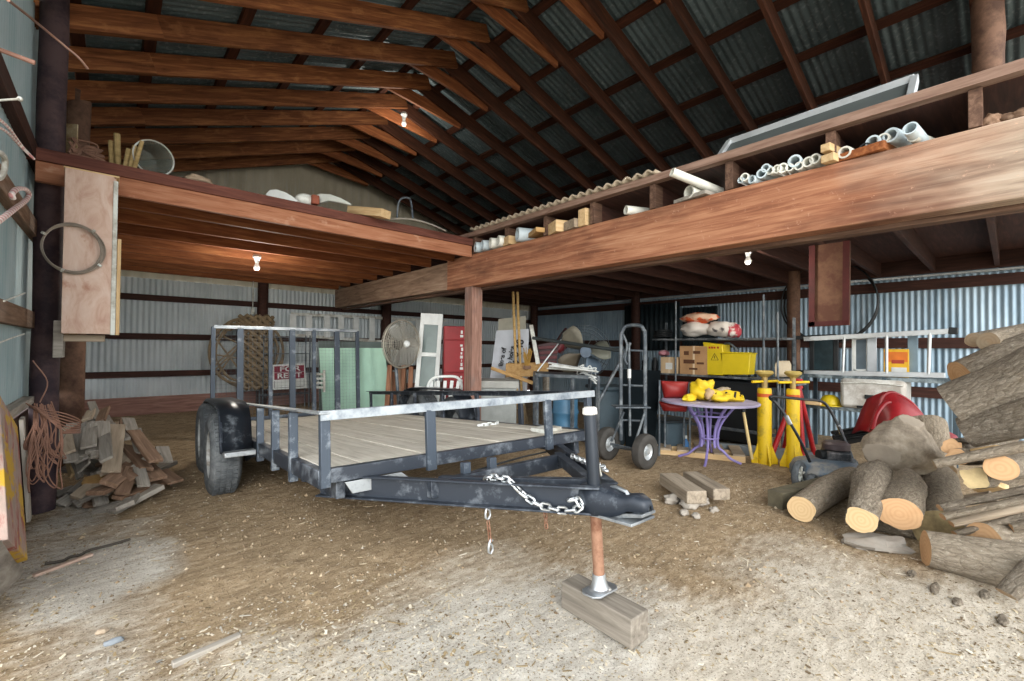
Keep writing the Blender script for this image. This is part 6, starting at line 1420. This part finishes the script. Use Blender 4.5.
# stump
def stump():
    c = at(899, 447, D=3.62); r = 27/F*3.62; mb = MB(); n, m_ = 48, 32; fr = V((FW.x, FW.y, 0)).normalized(); up = V((0, 0, 1))
    lob = [(RT*.22+up*.9-fr*.1, .42, .4), (-RT*.9-up*.25-fr*.2, .42, .5), (RT*.7-up*.6, .35, .6), (RT*.95+up*.1, .10, .5)]
    cuts = [((RT*.05+up*.85-fr*.5).normalized(), .98, .0), ((-RT*.8-up*.35-fr*.5).normalized(), .93, .0)]
    flags = []
    for i in range(m_+1):
        for k in range(n):
            a, t = PI*i/m_, 2*PI*k/n; d = RT*(math.sin(a)*math.cos(t))+fr*(math.sin(a)*math.sin(t))+up*math.cos(a)
            q = 1.0+.16*noise.noise(d*2.2+V((5, 0, 0)))+.06*noise.noise(d*7)
            for ld_, amp, wd in lob: q += amp*math.exp(-(d-ld_.normalized()).length_squared/wd**2)
            p = d*q; p = p*r; p = V(p); 
            p = RT*(p.dot(RT)*1.05)+fr*p.dot(fr)*.95+up*(p.dot(up)*.88)
            fl = 0
            for cn, lim, _ in cuts:
                e = p.dot(cn)-lim*r
                if e > 0: p -= cn*e; fl = 1
            mb.v.append(c+p); flags.append(fl)
    for i in range(m_):
        for k in range(n):
            f = [i*n+k, (i+1)*n+k, (i+1)*n+(k+1) % n, i*n+(k+1) % n]; mb.f.append(f); mb.mi.append(1 if all(flags[j] for j in f) else 0)
    t = NT('weathered_stump'); f1 = t.noise(t.coords(), 9, 8, .72); f2 = t.noise(t.coords(), 2.5, 4, .6)
    cc = t.ramp(f1, [(.28, '#6e6356'), (.5, '#9a8e7e'), (.72, '#bdb1a0')]); cc = t.mix(t.ramp(f2, [(.5, (0, 0, 0, 1)), (.7, (.6, .6, .6, 1))]), cc, '#a39681')
    t.col(cc); t.b.inputs['Roughness'].default_value = .9; t.b.inputs['Specular IOR Level'].default_value = .15; t.bump(f1, .6, .015)
    tag(mb.build('stump', [t.m, plain('grey_sawn_wood', '#b0a494', .9, 0, .1, 8, .15)], smooth=50), 'big swollen stump with grey sawn faces sitting on the cut logs', 'stump')
stump()
log(at(934, 470, D=4.0), at(926, 425, D=4.3), .15, .16, BARK, 'dim thick log standing behind the swollen stump', e0=ENDD, seed=31)
# the stack at the frame edge
log(at(953, 409, D=3.0), at(1100, 355, D=2.5), .165, .19, BARKD, 'large rough log with a flaking end lying highest against the wall boards', e0=ENDD, slant=0.12, seed=7, amp=.08, knob=(.9, 1.2, .12))
log(at(965, 433, D=2.9), at(1100, 400, D=2.4), .10, .13, BARKD, 'long rough log tucked under the highest large one', e0=ENDD, slant=0.15, seed=8, amp=.08)
log(at(957, 377, D=3.3), at(1090, 333, D=2.95), .115, .15, BARKD, 'dark log behind the highest large one with a torn orange end', e0=ENDO, slant=0.35, seed=9, amp=.12)
log(at(988, 342, D=3.2), at(1080, 324, D=3.45), .068, .08, BARK, 'small round cut log resting on top of the stack', e0=ENDD, slant=0.05, seed=10); log(at(974, 340, D=3.4), at(1070, 322, D=4.0), .055, .06, BARKD, 'thin log at the very top of the stack', e0=ENDD, slant=0.1, seed=11)
log(at(1000, 468, D=2.6), at(1085, 458, D=3.2), .072, .085, BARK, 'log with an oval orange cut end in the middle of the stack', e0=ENDO, slant=0.25, seed=12)
log(at(975, 479, D=2.7), at(1060, 476, D=3.3), .062, .08, BARK, 'split log showing pale yellow heart under the oval cut end', e0=plain('pale_heart', '#d3bb8c', .85, 0, .2, 9), slant=0.2, seed=13, amp=.25)
log(at(951, 447, D=2.9), at(1010, 440, D=3.3), .05, .05, BARKD, 'short broken log with splinters below the long rough log', e0=ENDO, slant=0.3, seed=14, amp=.3)
log(at(956, 457, D=2.85), at(1050, 450, D=3.3), .05, .05, BARK, 'broken log end directly over the grey branch', e0=ENDO, slant=0.3, seed=15, amp=.3)
log(at(934, 464, D=2.75), at(1056, 440, D=2.5), .038, .045, BARK, 'straight grey branch jutting out over the dim hollow log', e0=ENDD, seed=16, flat=.7)
SPL = ['grey split slab, topmost of the splits fanned over the bottom logs', 'second split slab in the fan, pale edged', 'third split slab with a fresh orange edge', 'fourth split slab, shortest in the fan', 'lowest split slab resting on the short bottom log']
for (a, b, w_, t_, mt), l_ in zip((((938, 508, 2.75), (1052, 484, 2.45), .06, .03, BARKD), ((941, 517, 2.7), (1050, 494, 2.42), .06, .03, BARK), ((950, 524, 2.66), (1048, 502, 2.4), .055, .028, TANW), ((953, 534, 2.64), (1030, 514, 2.44), .055, .03, BARKD), ((1006, 527, 2.5), (1056, 520, 2.36), .1, .035, BARK)), SPL):
    log(at(a[0], a[1], D=a[2]), at(b[0], b[1], D=b[2]), w_*.62, w_*.75, mt, l_, e0=ENDO, seed=40+len(l_), amp=.22, flat=.5, name='split_wood', cat='firewood', slant=.4)
for k, (px, py) in enumerate(((975, 452), (985, 458), (968, 500), (978, 490), (1010, 506))):
    o = plank('split_wood', at(px, py, D=2.85), at(px+26, py-4, D=2.7), .06, .035, (FRESHW, OCHRE, TANW)[k % 3], up=(rnd.uniform(-.5, .5), -.5, .7)); tag(o, 'small split of firewood filling a gap in the stack', 'firewood', 'small splits in the stack')
log(at(982, 540, D=2.52), at(1085, 545, D=2.5), .095, .11, BARK, 'barked log lying on the long bottom log with an orange rimmed end', e0=ENDO, slant=0.12, seed=20)
log(onfl(922, 566, 2.62, .1), onfl(1052, 596, 2.28, .12), .10, .13, BARK, 'long bottom log stretching along the dirt at the front of the stack', e0=ENDO, slant=0.28, seed=21, amp=.08)
log(at(1006, 594, D=2.2), at(1044, 562, D=2.2), .05, .07, BARKD, 'loose slab of rough bark leaning on the long bottom log', e0=ENDD, seed=51, amp=.25, flat=.4, name='bark_slab', cat='bark')
for k in range(5):
    a = on_ground((912, 958, 985, 1003, 935)[k], (575, 604, 596, 622, 590)[k]); lump('bark_chip', a+V((0, 0, .01)), (.04+.008*k, .018, .011), BARKD, 'flake of bark shed on the dirt beside the long bottom log', 'bark', k, .4)['group'] = 'flakes of bark'
# timbers on the dirt
def timber(a, b, w_, t_, mat, label, zb=0):
    A = on_ground(*a); B = on_ground(*b); A.z += t_/2+zb; B.z += t_/2+zb; tag(plank('timber', A, B, w_, t_, mat, bevel=.008), label, 'timber')
GT = wood('grey_timber', [(.25, '#6d6152'), (.5, '#93846f'), (.8, '#b0a38f')])
timber((697, 512), (668, 491), .16, .10, GT, 'grey timber with a white end lying on stones, the one toward the trailer', .06); timber((722, 508), (690, 488), .14, .09, GT, 'grey timber with a tan sawn end lying on stones, beside the white ended one', .06)
for px, py, s in ((690, 508, .07), (672, 503, .055), (702, 505, .05), (684, 515, .03), (696, 518, .028), (714, 512, .03)):
    g_ = on_ground(px, py); lump('stone', g_+V((0, 0, s*.6)), (s*1.3, s, s*.75), STONE, 'rough stone propping the two grey timbers off the dirt', 'stone', px % 7, .4)['group'] = 'stones under the timbers'
tag(plank('timber', on_ground(775, 508)+V((0, 0, .065)), on_ground(845, 497)+V((.1, .1, .065)), .12, .13, plain('mossy_timber', '#6a6350', .9, 0, .25, 8)), 'dark mossy squared timber lying beside the outermost log', 'timber')
# bits on the dirt in front
tag(plank('batten', on_ground(172, 668)+V((0, 0, .012)), on_ground(240, 638)+V((0, 0, .012)), .03, .02, GREYW), 'thin grey batten lying on the dirt in front of the trailer', 'batten')
tag(plank('batten', on_ground(33, 578)+V((0, 0, .01)), on_ground(92, 556)+V((0, 0, .01)), .03, .016, wood('pink_batten', [(.3, '#a5836f'), (.7, '#c7a893')])), 'long pinkish batten on the pale gravel beside the side wall', 'batten')
g_ = on_ground(102, 633); lump('chip', g_+V((0, 0, .008)), (.022, .016, .012), TANW, 'yellowish chip of wood lying alone on the brown dirt', 'wood chip', 2, .3)
g_ = on_ground(113, 643); lump('stone', g_+V((0, 0, .006)), (.035, .014, .012), plain('blue_stone', '#7f868c', .8, 0, .1), 'small bluish stone beside the yellowish wood chip', 'stone', 3, .3)
P = [on_ground(x, y)+V((0, 0, .012)) for x, y in ((45, 566), (62, 563), (70, 559), (80, 557), (90, 552), (110, 547), (130, 541))]
tag(MB().tube(bez(P, 4), .008, 6).build('branch', plain('dark_twig', '#4a443d', .9, 0, .2)), 'dark crooked twig on the pale gravel', 'twig')
# ------------------------------------------------------------------ light
w = bpy.data.worlds.new('world'); sc.world = w; w.use_nodes = True
bg = w.node_tree.nodes['Background']; bg.inputs['Color'].default_value = (.93, .97, 1.0, 1); bg.inputs['Strength'].default_value = 2.2
sd = bpy.data.lights.new('daylight', 'SUN'); so = bpy.data.objects.new('daylight', sd); COL.objects.link(so)
sd.energy = 2.6; sd.angle = math.radians(50); sd.color = (1.0, .96, .9)
so.rotation_euler = V((.5, .78, -.26)).to_track_quat('-Z', 'Y').to_euler()
vs = sc.view_settings; vs.view_transform = 'Standard'; vs.look = 'None'; vs.gamma = 1; vs.use_curve_mapping = False; vs.exposure = 0.6
